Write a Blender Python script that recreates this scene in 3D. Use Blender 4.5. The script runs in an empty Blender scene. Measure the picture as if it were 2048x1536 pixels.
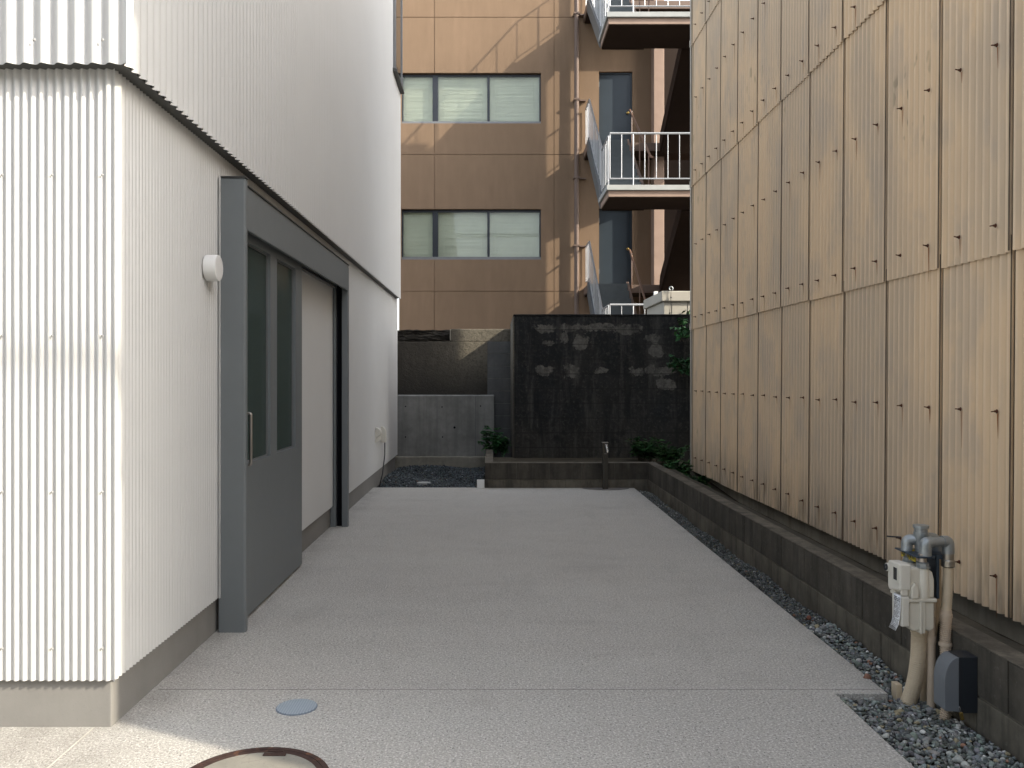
import bpy, bmesh, math, random
import numpy as np
from mathutils import Vector, Matrix
R = math.radians
random.seed(7)
np.random.seed(7)
SC = bpy.context.scene
COL = SC.collection

# ------------------------------------------------------------------ camera
H = 1.34
F = 1665.0
cam_d = bpy.data.cameras.new("camera")
cam = bpy.data.objects.new("camera", cam_d)
COL.objects.link(cam)
cam.location = (0, 0, H)
cam.rotation_euler = (R(90), 0, 0)
cam_d.sensor_width = 36
cam_d.lens = F / 2048 * 36
cam_d.shift_x = (1024 - 986) / 2048
cam_d.shift_y = -(768 - 756) / 2048
cam_d.clip_start = 0.05
cam_d.clip_end = 2000
SC.camera = cam

# ------------------------------------------------------------------ light
SUN = Vector((2.15, -1.0, 1.52)).normalized()
el = math.asin(SUN.z)
az = math.atan2(SUN.x, SUN.y)
w = bpy.data.worlds.new("World")
SC.world = w
w.use_nodes = True
nt = w.node_tree
bg = nt.nodes["Background"]
sky = nt.nodes.new("ShaderNodeTexSky")
sky.sky_type = 'NISHITA'
sky.sun_disc = False
sky.sun_elevation = el
sky.sun_rotation = az
sky.air_density = 1.0
sky.dust_density = 2.5
sky.ozone_density = 0.6
hs = nt.nodes.new("ShaderNodeHueSaturation")
hs.inputs["Saturation"].default_value = 0.42
nt.links.new(sky.outputs[0], hs.inputs["Color"])
nt.links.new(hs.outputs[0], bg.inputs["Color"])
bg.inputs["Strength"].default_value = 0.15
sl = bpy.data.lights.new("sun", 'SUN')
sl.energy = 2.05
sl.angle = R(0.53)
sl.color = (1.0, 0.90, 0.74)
so = bpy.data.objects.new("sun", sl)
COL.objects.link(so)
so.rotation_euler = SUN.to_track_quat('Z', 'Y').to_euler()
so.location = (20, -10, 20)
SC.view_settings.view_transform = 'Standard'
SC.view_settings.look = 'None'
SC.view_settings.exposure = 1.72
SC.view_settings.gamma = 1.0

# ------------------------------------------------------------------ materials
class Mt:
    def __init__(s, name, base=(.5, .5, .5), rough=.6, metal=0.0, spec=.5):
        s.m = bpy.data.materials.new(name)
        s.m.use_nodes = True
        s.nt = s.m.node_tree
        s.b = s.nt.nodes["Principled BSDF"]
        s.b.inputs["Base Color"].default_value = (*base, 1)
        s.b.inputs["Roughness"].default_value = rough
        s.b.inputs["Metallic"].default_value = metal
        s.b.inputs["Specular IOR Level"].default_value = spec
        s.base = (*base, 1)
        s.col = None
        s._p = None
        s._h = None

    def n(s, t, **kw):
        nd = s.nt.nodes.new(t)
        for k, v in kw.items():
            setattr(nd, k, v)
        return nd

    def lk(s, a, b):
        s.nt.links.new(a, b)

    def put(s, sock, v):
        if hasattr(v, "is_output") or isinstance(v, bpy.types.NodeSocket):
            s.lk(v, sock)
        else:
            if isinstance(v, tuple) and len(v) == 3 and sock.type == 'RGBA':
                v = (*v, 1)
            sock.default_value = v

    def pos(s):
        if s._p is None:
            s._p = s.n("ShaderNodeNewGeometry").outputs["Position"]
        return s._p

    def vmap(s, scale=(1, 1, 1), loc=(0, 0, 0), rot=(0, 0, 0), vec=None):
        m = s.n("ShaderNodeMapping")
        s.lk(vec or s.pos(), m.inputs["Vector"])
        m.inputs["Scale"].default_value = scale
        m.inputs["Location"].default_value = loc
        m.inputs["Rotation"].default_value = rot
        return m.outputs[0]

    def noise(s, scale, detail=3, rough=.55, vec=None, dist=0):
        m = s.n("ShaderNodeTexNoise")
        s.lk(vec or s.pos(), m.inputs["Vector"])
        m.inputs["Scale"].default_value = scale
        m.inputs["Detail"].default_value = detail
        m.inputs["Roughness"].default_value = rough
        m.inputs["Distortion"].default_value = dist
        return m.outputs["Fac"]

    def voro(s, scale, vec=None, out="Distance", feat='F1'):
        m = s.n("ShaderNodeTexVoronoi", feature=feat)
        s.lk(vec or s.pos(), m.inputs["Vector"])
        m.inputs["Scale"].default_value = scale
        return m.outputs[out]

    def ramp(s, f, stops):
        r = s.n("ShaderNodeValToRGB")
        s.lk(f, r.inputs[0])
        e = r.color_ramp.elements
        while len(e) < len(stops):
            e.new(.5)
        for i, (p, c) in enumerate(stops):
            e[i].position = p
            if not isinstance(c, tuple):
                c = (c, c, c)
            e[i].color = (*c, 1)
        return r.outputs[0]

    def math(s, op, a, b=0.0, c=None, clamp=False):
        m = s.n("ShaderNodeMath", operation=op, use_clamp=clamp)
        s.put(m.inputs[0], a)
        s.put(m.inputs[1], b)
        if c is not None:
            s.put(m.inputs[2], c)
        return m.outputs[0]

    def mix(s, f, a, b, blend='MIX'):
        m = s.n("ShaderNodeMix", data_type='RGBA', blend_type=blend)
        s.put(m.inputs[0], f)
        s.put(m.inputs[6], a)
        s.put(m.inputs[7], b)
        return m.outputs[2]

    def cur(s):
        return s.col if s.col is not None else s.base

    def layer(s, f, c, blend='MIX'):
        s.col = s.mix(f, s.cur(), c, blend)
        s.lk(s.col, s.b.inputs["Base Color"])
        return s

    def mott(s, scale, amt, vec=None, detail=4):
        """multiplicative mottling about 1"""
        f = s.noise(scale, detail, .6, vec)
        c = s.ramp(f, [(.25, 1 - amt), (.75, 1.0)])
        return s.layer(1.0, c, 'MULTIPLY')

    def bump(s, h, strength=.3, dist=.01):
        b = s.n("ShaderNodeBump")
        b.inputs["Strength"].default_value = strength
        b.inputs["Distance"].default_value = dist
        s.lk(h, b.inputs["Height"])
        if s._h is not None:
            s.lk(s._h, b.inputs["Normal"])
        s._h = b.outputs[0]
        s.lk(s._h, s.b.inputs["Normal"])
        return s

    def roughf(s, f, a, b):
        r = s.ramp(f, [(0, a), (1, b)])
        s.lk(r, s.b.inputs["Roughness"])
        return s

    def sep(s):
        x = s.n("ShaderNodeSeparateXYZ")
        s.lk(s.pos(), x.inputs[0])
        return x.outputs

    def blobs(s, pts, ax='x', dist=.5, nscale=7, edge=.12):
        """mask made of irregular spots; pts = (u, z, ru, rz)"""
        o = s.sep()
        u = o[0] if ax == 'x' else o[1]
        z = o[2]
        n1 = s.noise(nscale, 4, .65)
        n1 = s.math('MULTIPLY', s.math('SUBTRACT', n1, .5), dist * 2.2)
        res = None
        for (pu, pz, ru, rz) in pts:
            a = s.math('DIVIDE', s.math('SUBTRACT', u, pu), ru)
            b = s.math('DIVIDE', s.math('SUBTRACT', z, pz), rz)
            d = s.math('ADD', s.math('MULTIPLY', a, a), s.math('MULTIPLY', b, b))
            res = d if res is None else s.math('MINIMUM', res, d)
        d = s.math('ADD', res, s.math('MULTIPLY', n1, 2))
        return s.ramp(d, [(max(0, .55 - edge), 1.0), (.55 + edge, 0.0)])

M = {}
def white_metal():
    m = Mt("white_painted_steel", (.565, .565, .55), .5)
    m.mott(1.3, .05)
    m.layer(s_streak(m, 22, .10), (.56, .56, .53))
    return m.m
def s_streak(m, sc, amt, lo=.55, hi=.8):
    v = m.vmap((sc, sc, .5))
    f = m.noise(1.0, 4, .6, v)
    return m.ramp(f, [(lo, 0.0), (hi, amt)])
M['white'] = white_metal()
m = Mt('white_screw', (.45, .45, .44), .4, .3); m.mott(30, .2)
M['screwp'] = m.m

def concrete(name, base, scale=2.5, amt=.35, streak=.3, bump=.25, streakcol=(.06, .058, .05), fine=60):
    m = Mt(name, base, .88, spec=.25)
    m.mott(scale, amt)
    m.mott(scale * 6, amt * .5)
    m.layer(s_streak(m, 9, streak, .45, .75), streakcol)
    m.layer(m.ramp(m.noise(fine * 2, 2), [(.62, 0.0), (.75, .25)]), tuple(c * .45 for c in base))
    m.bump(m.noise(fine, 4, .7), bump, .004)
    return m
M['plinth'] = concrete("smooth_grey_concrete", (.27, .262, .245), 1.6, .18, .14, .12, (.16, .155, .145)).m

def grooves(m, ax, period, phase, wdt, col, strength=.8):
    o = m.sep()
    u = {'x': o[0], 'y': o[1], 'z': o[2]}[ax]
    a = m.math('FRACT', m.math('DIVIDE', m.math('SUBTRACT', u, phase), period))
    d = m.math('MULTIPLY', m.math('ABSOLUTE', m.math('SUBTRACT', a, .5)), period)
    # distance to joint = period/2 - d
    j = m.math('SUBTRACT', period / 2, d)
    f = m.math('SUBTRACT', 1.0, m.math('DIVIDE', j, wdt, clamp=True), clamp=True)
    f = m.math('MULTIPLY', f, strength)
    m.layer(f, col)
    return f

# facade
m = Mt("brown_sprayed_render", (.235, .162, .106), .9, spec=.2)
m.mott(.8, .10)
m.mott(6, .10, m.vmap((1, 1, .25)))
m.layer(s_streak(m, 4, .22, .5, .8), (.33, .22, .15))
m.bump(m.noise(90, 4, .7), .5, .006)
m.bump(m.noise(18, 3), .15, .01)
M['brown'] = m.m
m = Mt("brown_painted_trim", (.17, .118, .092), .6)
m.mott(5, .2)
M['brownpipe'] = m.m
m = Mt("pink_brown_concrete", (.34, .25, .20), .85, spec=.2)
m.mott(4, .2); m.bump(m.noise(50, 3), .2, .004)
M['pink'] = m.m
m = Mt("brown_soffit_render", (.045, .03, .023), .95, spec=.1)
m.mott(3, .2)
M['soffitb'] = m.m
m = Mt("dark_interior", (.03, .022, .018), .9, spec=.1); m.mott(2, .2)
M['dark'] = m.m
m = Mt("grey_slab_edge", (.36, .37, .36), .8, spec=.3)
m.mott(5, .15)
M['slabgrey'] = m.m
m = Mt("grey_stringer_paint", (.10, .108, .112), .6); m.mott(6, .2)
M['stringer'] = m.m
m = Mt("dark_grey_step_paint", (.10, .115, .12), .6)
m.mott(8, .25)
M['step'] = m.m
m = Mt("grey_rail_paint", (.42, .435, .45), .35, .3)
m.mott(10, .12)
M['rail'] = m.m
m = Mt("brown_handrail_paint", (.20, .12, .085), .4); m.mott(10, .2)
M['handrail'] = m.m
m = Mt("navy_steel_door", (.034, .048, .062), .38)
m.mott(3, .15)
M['door'] = m.m
m = Mt("dark_window_aluminium", (.025, .028, .035), .35, .3); m.mott(6, .2)
M['winframe'] = m.m
m = Mt("grey_window_rail", (.20, .205, .21), .4, .3); m.mott(6, .2)
M['winsill'] = m.m
m = Mt("cream_blind_slats", (.84, .84, .74), .55)
m.mott(2.5, .12); m.layer(s_streak(m, 3, .12), (.5, .52, .4))
M['blind'] = m.m
m = Mt("brass_metal", (.55, .38, .12), .3, .9); m.mott(30, .3)
M['brass'] = m.m
m = Mt("chrome_metal", (.75, .76, .78), .15, .95); m.mott(30, .1)
M['chrome'] = m.m
m = Mt("galvanised_steel", (.36, .39, .40), .42, .65); m.mott(40, .3)
M['galv'] = m.m
m = Mt("brushed_steel", (.42, .39, .36), .35, .9); m.mott(40, .2, m.vmap((1, 1, .1)))
M['steel'] = m.m

def glass(name, tint, fac, rough=.01, haze=None):
    mm = Mt(name)
    nt = mm.nt
    tr = mm.n("ShaderNodeBsdfTransparent"); tr.inputs[0].default_value = (*tint, 1)
    gl = mm.n("ShaderNodeBsdfGlossy"); gl.inputs[0].default_value = (.9, .92, .92, 1); gl.inputs["Roughness"].default_value = rough
    fr = mm.n("ShaderNodeFresnel"); fr.inputs[0].default_value = 1.5
    b = mm.n("ShaderNodeBump"); b.inputs["Strength"].default_value = .04; b.inputs["Distance"].default_value = .02
    mm.lk(mm.noise(1.8, 1), b.inputs["Height"]); mm.lk(b.outputs[0], gl.inputs["Normal"])
    f = mm.math('ADD', mm.math('MULTIPLY', fr.outputs[0], .7), fac, clamp=True)
    mx = mm.n("ShaderNodeMixShader")
    mm.lk(f, mx.inputs[0]); mm.lk(tr.outputs[0], mx.inputs[1]); mm.lk(gl.outputs[0], mx.inputs[2])
    out = mx.outputs[0]
    if haze:
        df = mm.n("ShaderNodeBsdfDiffuse"); df.inputs[0].default_value = (*haze, 1)
        m2 = mm.n("ShaderNodeMixShader"); m2.inputs[0].default_value = .55
        mm.lk(out, m2.inputs[1]); mm.lk(df.outputs[0], m2.inputs[2]); out = m2.outputs[0]
    mm.lk(out, nt.nodes["Material Output"].inputs[0])
    return mm.m
M['glass'] = glass("window_glass", (.96, .98, .95), .0)
M['glassdoor'] = glass("door_glass", (.55, .68, .63), .0, .10, (.085, .115, .108))  # grey-green diffuse mixed in, standing for the missing light of the room
m = Mt("blue_grey_door_paint", (.165, .183, .190), .50)
m.mott(1.5, .08); m.mott(14, .05)
M['doorpaint'] = m.m
m = Mt("black_gap", (.006, .006, .008), .7, spec=.1); m.mott(3, .2)
M['black'] = m.m
m = Mt("room_wall", (.20, .235, .215), .8, spec=.1); m.mott(1, .3)
M['room'] = m.m
m = Mt("dark_flashing", (.05, .052, .05), .5); m.mott(6, .2)
M['flash'] = m.m
m = Mt("white_plastic", (.78, .78, .76), .4); m.mott(20, .05)
M['wplastic'] = m.m
m = Mt("ivory_plastic", (.62, .60, .53), .45); m.mott(30, .1)
M['ivory'] = m.m
m = Mt("black_rubber", (.015, .015, .017), .6); m.mott(30, .2)
M['rubber'] = m.m

# slate cladding
m = Mt("tan_corrugated_slate", (.70, .53, .35), .82, spec=.2)
m.layer(m.ramp(m.noise(.9, 4, .6, m.vmap((1, 1, .45))), [(.47, 0.0), (.58, .60)]), (.46, .385, .30))
m.layer(m.ramp(m.noise(2.9, 4, .55, m.vmap((1, 1, .7), (3, 1, 2))), [(.50, 0.0), (.62, .45)]), (.44, .38, .315))
m.layer(m.ramp(m.noise(1.0, 5, .65, m.vmap((1, 30, 1.4))), [(.56, 0.0), (.74, .25)]), (.40, .32, .235))
m.layer(m.ramp(m.noise(1.0, 4, .65, m.vmap((1, 26, .9), (7, 3, 1))), [(.55, 0.0), (.75, .5)]), (.58, .48, .35))
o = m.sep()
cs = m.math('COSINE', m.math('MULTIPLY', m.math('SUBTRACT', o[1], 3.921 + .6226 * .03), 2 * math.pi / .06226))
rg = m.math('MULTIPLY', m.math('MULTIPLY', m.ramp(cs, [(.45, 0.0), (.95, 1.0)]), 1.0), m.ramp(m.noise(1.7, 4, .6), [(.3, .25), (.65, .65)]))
m.layer(rg, (.80, .63, .44))  # rib shading put into the colour: crests painted paler
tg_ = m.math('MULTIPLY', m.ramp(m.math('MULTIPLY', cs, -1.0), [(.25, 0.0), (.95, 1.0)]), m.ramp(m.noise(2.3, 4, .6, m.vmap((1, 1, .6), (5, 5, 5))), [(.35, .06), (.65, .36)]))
m.layer(tg_, (.38, .30, .215))  # rib shading put into the colour: troughs painted darker
# dark mould ovals lined up along the troughs
msk = m.ramp(m.noise(.75, 2, .5, m.vmap((1, 1, .8), (0, 2.2, .3))), [(.60, 0.0), (.68, 1.0)])
mo = m.ramp(m.noise(1.0, 3, .6, m.vmap((1, 15.9, 3.4))), [(.60, 0.0), (.66, .6)])
m.layer(m.math('MULTIPLY', msk, mo), (.21, .185, .12))
# grime rising from the bottom edge
o = m.sep()
low = m.math('SUBTRACT', 1.0, m.math('DIVIDE', m.math('SUBTRACT', o[2], .15), .5), clamp=True)
gr = m.ramp(m.noise(1.0, 4, .6, m.vmap((1, 22, 2.0))), [(.45, 0.0), (.66, .8)])
m.layer(m.math('MULTIPLY', low, gr), (.20, .165, .12))
m.bump(m.noise(55, 4, .7, m.vmap((1, 1, .5))), .25, .004)
M['slate'] = m.m
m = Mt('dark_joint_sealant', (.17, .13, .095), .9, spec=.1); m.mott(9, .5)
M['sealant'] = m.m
m = Mt('slate_backing', (.12, .09, .068), .9, spec=.1); m.mott(3, .2)
M['slatecore'] = m.m
m = Mt("slate_corner_trim", (.50, .47, .41), .7); m.mott(8, .15, m.vmap((1, 1, .3)))
M['slatetrim'] = m.m
m = Mt("rusty_iron", (.13, .055, .032), .85, .2, .2); m.mott(60, .5)
M['rust'] = m.m
m = Mt("rust_stain", (.36, .16, .065), .9, spec=.1); m.mott(30, .4)
M['rustst'] = m.m
M['found'] = concrete("foundation_concrete", (.42, .385, .315), 2.2, .4, .4, .3, (.07, .065, .05)).m

# kerb blocks: lighter lower course, mould on the upper course
m = concrete("aged_block", (.12, .108, .088), 3.0, .55, .65, .4, (.020, .019, .016))
o = m.sep()
lowc = m.ramp(m.math('MULTIPLY', o[2], 1.0), [(.098, 1.0), (.104, 0.0)])
m.layer(m.math('MULTIPLY', lowc, m.ramp(m.noise(3.5, 5, .65), [(.35, .15), (.65, .75)])), (.20, .18, .14))
m.layer(m.ramp(m.noise(1.0, 5, .7, m.vmap((9, 9, 1.2), (1, 1, 3))), [(.5, 0.0), (.72, .7)]), (.022, .021, .018))
m.layer(m.ramp(m.noise(40, 4, .7), [(.6, 0.0), (.72, .35)]), (.2, .19, .16))
m.layer(m.ramp(m.noise(1.0, 3, .6, m.vmap((5, 5, 1.2), (4, 4, 0))), [(.60, 0.0), (.72, .35)]), (.15, .14, .12))
M['kerb'] = m.m
m = concrete("aged_block_top", (.19, .17, .135), 7.0, .5, .0, .5, (.05, .045, .035))
m.layer(m.ramp(m.noise(9, 5, .7), [(.45, 0.0), (.6, .6)]), (.045, .041, .033))
M['kerbtop'] = m.m
M['ledge'] = concrete('mossy_ledge', (.075, .068, .052), 6.0, .5, .0, .6, (.03, .03, .02)).m
m = Mt("mortar", (.15, .138, .112), .9, spec=.1); m.mott(12, .4)
M['mortar'] = m.m

# black mouldy wall
X0, Y0 = .29, 11.3
def bp(px, py, rx, ry, Y=Y0):
    return ((px - 986) / F * Y, H - (py - 756) / F * Y, rx / F * Y * 1.25, ry / F * Y * 1.3)
m = concrete("mould_blackened_block_wall", (.026, .029, .031), 1.6, .6, .5, .6, (.008, .009, .011))
m.layer(m.ramp(m.noise(1.3, 5, .7, m.vmap((1, 1, .7), (1, 0, 2))), [(.48, 0.0), (.68, .5)]), (.040, .038, .032))
m.layer(m.ramp(m.noise(14, 4, .7), [(.60, 0.0), (.70, .6)]), (.07, .067, .058))
o = m.sep()
lo = m.math('SUBTRACT', 1.0, m.math('DIVIDE', m.math('SUBTRACT', o[2], .25), .6), clamp=True)
m.layer(m.math('MULTIPLY', lo, .55), (.046, .042, .033))
pats = [bp(*a) for a in [(1092, 654, 26, 9), (1140, 655, 28, 8), (1205, 656, 34, 10), (1260, 655, 36, 11),
        (1097, 687, 14, 7), (1124, 678, 14, 13), (1160, 680, 15, 14), (1306, 676, 14, 9), (1312, 700, 16, 13),
        (1091, 741, 20, 10), (1138, 743, 24, 13), (1204, 742, 16, 6), (1271, 744, 16, 10), (1325, 741, 32, 10),
        (1332, 768, 18, 11)]]
m.layer(m.math('MULTIPLY', m.blobs(pats, 'x', 1.1, 6), .9), m.ramp(m.noise(22, 4, .7), [(.35, (.07, .067, .06)), (.6, (.15, .145, .13))]))
m.layer(m.ramp(m.noise(1.0, 5, .7, m.vmap((7, 7, .9), (2, 0, 5))), [(.50, 0.0), (.70, .75)]), (.075, .073, .066))
m.layer(m.ramp(m.noise(26, 5, .75), [(.52, 0.0), (.66, .55)]), (.07, .068, .06))
m.layer(m.ramp(m.noise(5, 5, .7, None, 1.0), [(.54, 0.0), (.66, .6)]), (.008, .009, .011))
m.layer(m.ramp(m.noise(1.0, 5, .7, m.vmap((5, 5, .6), (9, 0, 1))), [(.52, 0.0), (.68, .8)]), (.006, .007, .009))
grooves(m, 'z', .2, .196, .012, (.012, .012, .012), .6)
grooves(m, 'x', .4, .1, .012, (.012, .012, .012), .4)
m.bump(m.blobs(pats, 'x', 1.1, 6), -.6, .02)
m.bump(m.noise(7, 5, .7), .5, .03)
M['blackwall'] = m.m

m = concrete("rough_stained_concrete", (.10, .09, .073), 1.2, .6, .5, .5, (.03, .028, .024))
m.layer(m.ramp(m.noise(2.2, 5, .7, m.vmap((1, 1, .6))), [(.5, 0.0), (.7, .6)]), (.045, .042, .036))
o = m.sep()
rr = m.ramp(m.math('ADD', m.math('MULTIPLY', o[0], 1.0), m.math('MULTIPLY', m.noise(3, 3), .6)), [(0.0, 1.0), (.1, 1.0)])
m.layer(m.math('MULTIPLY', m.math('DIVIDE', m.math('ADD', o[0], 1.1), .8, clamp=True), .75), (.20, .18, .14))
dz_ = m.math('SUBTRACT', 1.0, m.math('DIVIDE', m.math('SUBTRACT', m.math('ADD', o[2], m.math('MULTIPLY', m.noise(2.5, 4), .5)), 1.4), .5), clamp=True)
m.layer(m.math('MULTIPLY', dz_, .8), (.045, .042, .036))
m.layer(m.ramp(m.noise(35, 5, .75), [(.48, 0.0), (.62, .6)]), (.05, .045, .038))
m.bump(m.noise(25, 5, .75), .8, .02)
M['retain'] = m.m
M['lowwall'] = concrete("fair_faced_concrete", (.34, .34, .32), 2.0, .45, .55, .25, (.085, .085, .08)).m
M['footing'] = concrete("footing_concrete", (.34, .32, .265), 3.0, .4, .3, .4, (.1, .095, .08)).m
m = concrete("grey_hollow_block", (.16, .165, .165), 2.5, .4, .3, .5, (.05, .052, .052))
M['pillar'] = m.m
m = Mt("dark_rubble_stone", (.095, .087, .075), .95, spec=.15)
m.mott(6, .6)
m.bump(m.noise(6, 6, .8, m.vmap((1, 1, 3))), 1.0, .12)
M['rubble'] = m.m

# pavement: washed aggregate
m = Mt("washed_aggregate_paving", (.51, .497, .455), .85, spec=.3)
m.mott(1.1, .10)
m.mott(3.5, .06)
m.layer(m.ramp(m.noise(1.0, 5, .65, m.vmap((.5, 3.2, 1), (0, 4, 0))), [(.40, 0.0), (.66, .30)]), (.40, .37, .34))
g = m.noise(95, 4, .8)
m.layer(m.ramp(g, [(.36, .75), (.50, 0.0)]), (.17, .16, .15))
m.layer(m.ramp(m.noise(110, 2, .6, m.vmap((1, 1, 1), (3, 5, 1))), [(.54, 0.0), (.62, .75)]), (.74, .72, .68))
v = m.voro(110, out="Distance")
vc = m.voro(110, out="Color")
sp = m.n("ShaderNodeSeparateColor"); m.lk(vc, sp.inputs[0])
dk = m.math('MULTIPLY', m.math('GREATER_THAN', sp.outputs[0], .90), m.ramp(v, [(.25, 1.0), (.4, 0.0)]))
m.layer(m.math('MULTIPLY', dk, .7), (.07, .07, .075))
wt = m.math('MULTIPLY', m.math('GREATER_THAN', sp.outputs[1], .95), m.ramp(v, [(.25, 1.0), (.4, 0.0)]))
m.layer(m.math('MULTIPLY', wt, .7), (.75, .74, .72))
m.layer(m.math('MULTIPLY', m.ramp(m.noise(.9, 5, .6, m.vmap((1, 2.5, 1), (2, 1, 0))), [(.55, 0.0), (.7, .2)]), 1.0), (.25, .225, .215))
o = m.sep()
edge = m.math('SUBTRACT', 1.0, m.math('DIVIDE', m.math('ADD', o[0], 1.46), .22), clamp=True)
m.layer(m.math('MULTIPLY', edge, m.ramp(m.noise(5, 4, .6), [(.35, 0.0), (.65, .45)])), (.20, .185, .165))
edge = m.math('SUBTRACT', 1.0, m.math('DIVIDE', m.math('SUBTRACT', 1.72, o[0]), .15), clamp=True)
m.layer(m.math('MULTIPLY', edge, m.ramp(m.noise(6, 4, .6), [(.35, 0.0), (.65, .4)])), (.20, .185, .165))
m.layer(m.ramp(m.noise(2.2, 6, .65, m.vmap((1.6, .5, 1), (5, 2, 0))), [(.56, 0.0), (.64, .10), (.70, .0), (.78, .16)]), (.22, .205, .19))
m.layer(m.ramp(m.noise(7, 5, .7, m.vmap((1, 1, 1), (1, 8, 0))), [(.66, 0.0), (.74, .25)]), (.20, .19, .175))
m.bump(g, .9, .008)
M['pave'] = m.m
m = Mt("joint_line", (.25, .235, .22), .9, spec=.1); m.mott(20, .3)
M['joint'] = m.m
m = Mt("pale_joint", (.52, .50, .45), .8); m.mott(20, .3)
M['palejoint'] = m.m
m = Mt("damp_soil", (.085, .075, .056), .95, spec=.1)
m.mott(6, .5); m.bump(m.noise(30, 5, .7), .8, .02)
M['soil'] = m.m
m = Mt("asphalt", (.14, .135, .13), .85, spec=.3)
m.mott(2, .15); m.mott(80, .4); m.bump(m.noise(90, 3), .5, .005)
M['asphalt'] = m.m
m = Mt("plain_ground", (.20, .185, .16), .9, spec=.2); m.mott(.5, .3); m.bump(m.noise(12, 4), .4, .02)
M['ground'] = m.m
# stones coloured by vertex attribute
m = Mt("crushed_stone", (.1, .11, .11), .75, spec=.35)
at = m.n("ShaderNodeAttribute", attribute_name="tone")
m.col = at.outputs["Color"]
m.lk(m.col, m.b.inputs["Base Color"])
m.mott(60, .35)
m.bump(m.noise(120, 3), .3, .002)
M['stone'] = m.m
m = Mt("leaf_green", (.035, .095, .03), .55, spec=.3)
oi = m.n("ShaderNodeAttribute", attribute_name="tone")
m.col = oi.outputs["Color"]
m.lk(m.col, m.b.inputs["Base Color"])
m.mott(30, .3)
M['leaf'] = m.m
m = Mt("stem_brown", (.06, .05, .03), .8); m.mott(20, .3)
M['stem'] = m.m
m = Mt("beige_shed_steel", (.42, .40, .345), .6)
m.mott(2, .15); m.layer(s_streak(m, 6, .25), (.25, .24, .2))
M['shed'] = m.m
m = Mt("bronze_tap_post", (.075, .07, .058), .4, .5); m.mott(15, .15, m.vmap((1, 1, .1)))
M['tappost'] = m.m
m = Mt("meter_cream_enamel", (.62, .59, .50), .38); m.mott(12, .10); m.layer(s_streak(m, 30, .2), (.3, .28, .22))
M['meter'] = m.m
m = Mt("meter_case_plastic", (.62, .60, .53), .45); m.mott(16, .08)
M['metercase'] = m.m
m = Mt("lcd_glass", (.02, .023, .024), .15); m.mott(8, .2)
M['lcd'] = m.m
m = Mt("beige_pvc", (.56, .465, .33), .5); m.mott(14, .15)
M['pvc'] = m.m
m = Mt("pinkish_ribbed_pvc", (.52, .42, .315), .5); m.mott(14, .15)
M['pvcpink'] = m.m
m = Mt("blue_steel_bracket", (.03, .05, .075), .4, .3); m.mott(14, .2)
M['bracket'] = m.m
m = Mt("yellow_tape", (.60, .48, .04), .5); m.mott(30, .2)
M['yellow'] = m.m
m = Mt("tag_paper", (.72, .74, .76), .7); m.mott(20, .05)
M['paper'] = m.m
m = Mt("black_ink", (.03, .03, .035), .7); m.mott(20, .1)
M['ink'] = m.m
m = Mt("nickel_coupling", (.36, .34, .30), .3, .85); m.mott(20, .2)
M['nickel'] = m.m
m = Mt("grey_hood_plastic", (.15, .165, .18), .5); m.mott(8, .08)
M['hood'] = m.m
m = Mt("dark_case_plastic", (.018, .022, .028), .45); m.mott(8, .15)
M['case'] = m.m
m = Mt("blue_grey_lid_plastic", (.15, .18, .22), .6); m.mott(10, .12)
M['lid'] = m.m
m = Mt("pale_lid_ribs", (.36, .42, .47), .6); m.mott(10, .12)
M['lidrib'] = m.m
m = Mt("rusted_ring_iron", (.075, .045, .038), .8, .3, .3); m.mott(25, .5)
m.layer(m.ramp(m.noise(14, 4, .7), [(.55, 0.0), (.65, .7)]), (.20, .09, .05))
m.bump(m.noise(60, 3), .4, .004)
M['ring'] = m.m
m = Mt("cracked_concrete_infill", (.26, .25, .215), .85, spec=.25)
m.mott(5, .25); m.layer(m.ramp(m.noise(100, 3), [(.6, 0.0), (.7, .5)]), (.12, .115, .1))
ck = m.ramp(m.voro(9, m.vmap((1, 1, 1), (0, 0, 0)), feat='DISTANCE_TO_EDGE'), [(.0, .9), (.035, 0.0)])
ck = m.math('MULTIPLY', ck, m.ramp(m.noise(2.5, 3), [(.48, 0.0), (.56, 1.0)]))
m.layer(ck, (.05, .045, .04))
m.bump(m.noise(50, 4), .5, .006)
M['infill'] = m.m
m = Mt("roof_sheet", (.2, .2, .2), .6); m.mott(3, .2)
M['roof'] = m.m
m = Mt("pale_render", (.5, .48, .44), .9); m.mott(1, .15); m.bump(m.noise(40, 3), .3, .005)
M['render'] = m.m

# ------------------------------------------------------------------ object helpers
ORI = {}
def root(name, label, cat, loc, group=None):
    o = bpy.data.objects.new(name, None)
    o.empty_display_size = .2
    COL.objects.link(o)
    o.location = loc
    ORI[o.name] = Vector(loc)
    o['label'] = label
    o['category'] = cat
    if group: o['group'] = group
    return o

def tag(o, label, cat, group=None):
    o['label'] = label
    o['category'] = cat
    if group: o['group'] = group
    return o

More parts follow.
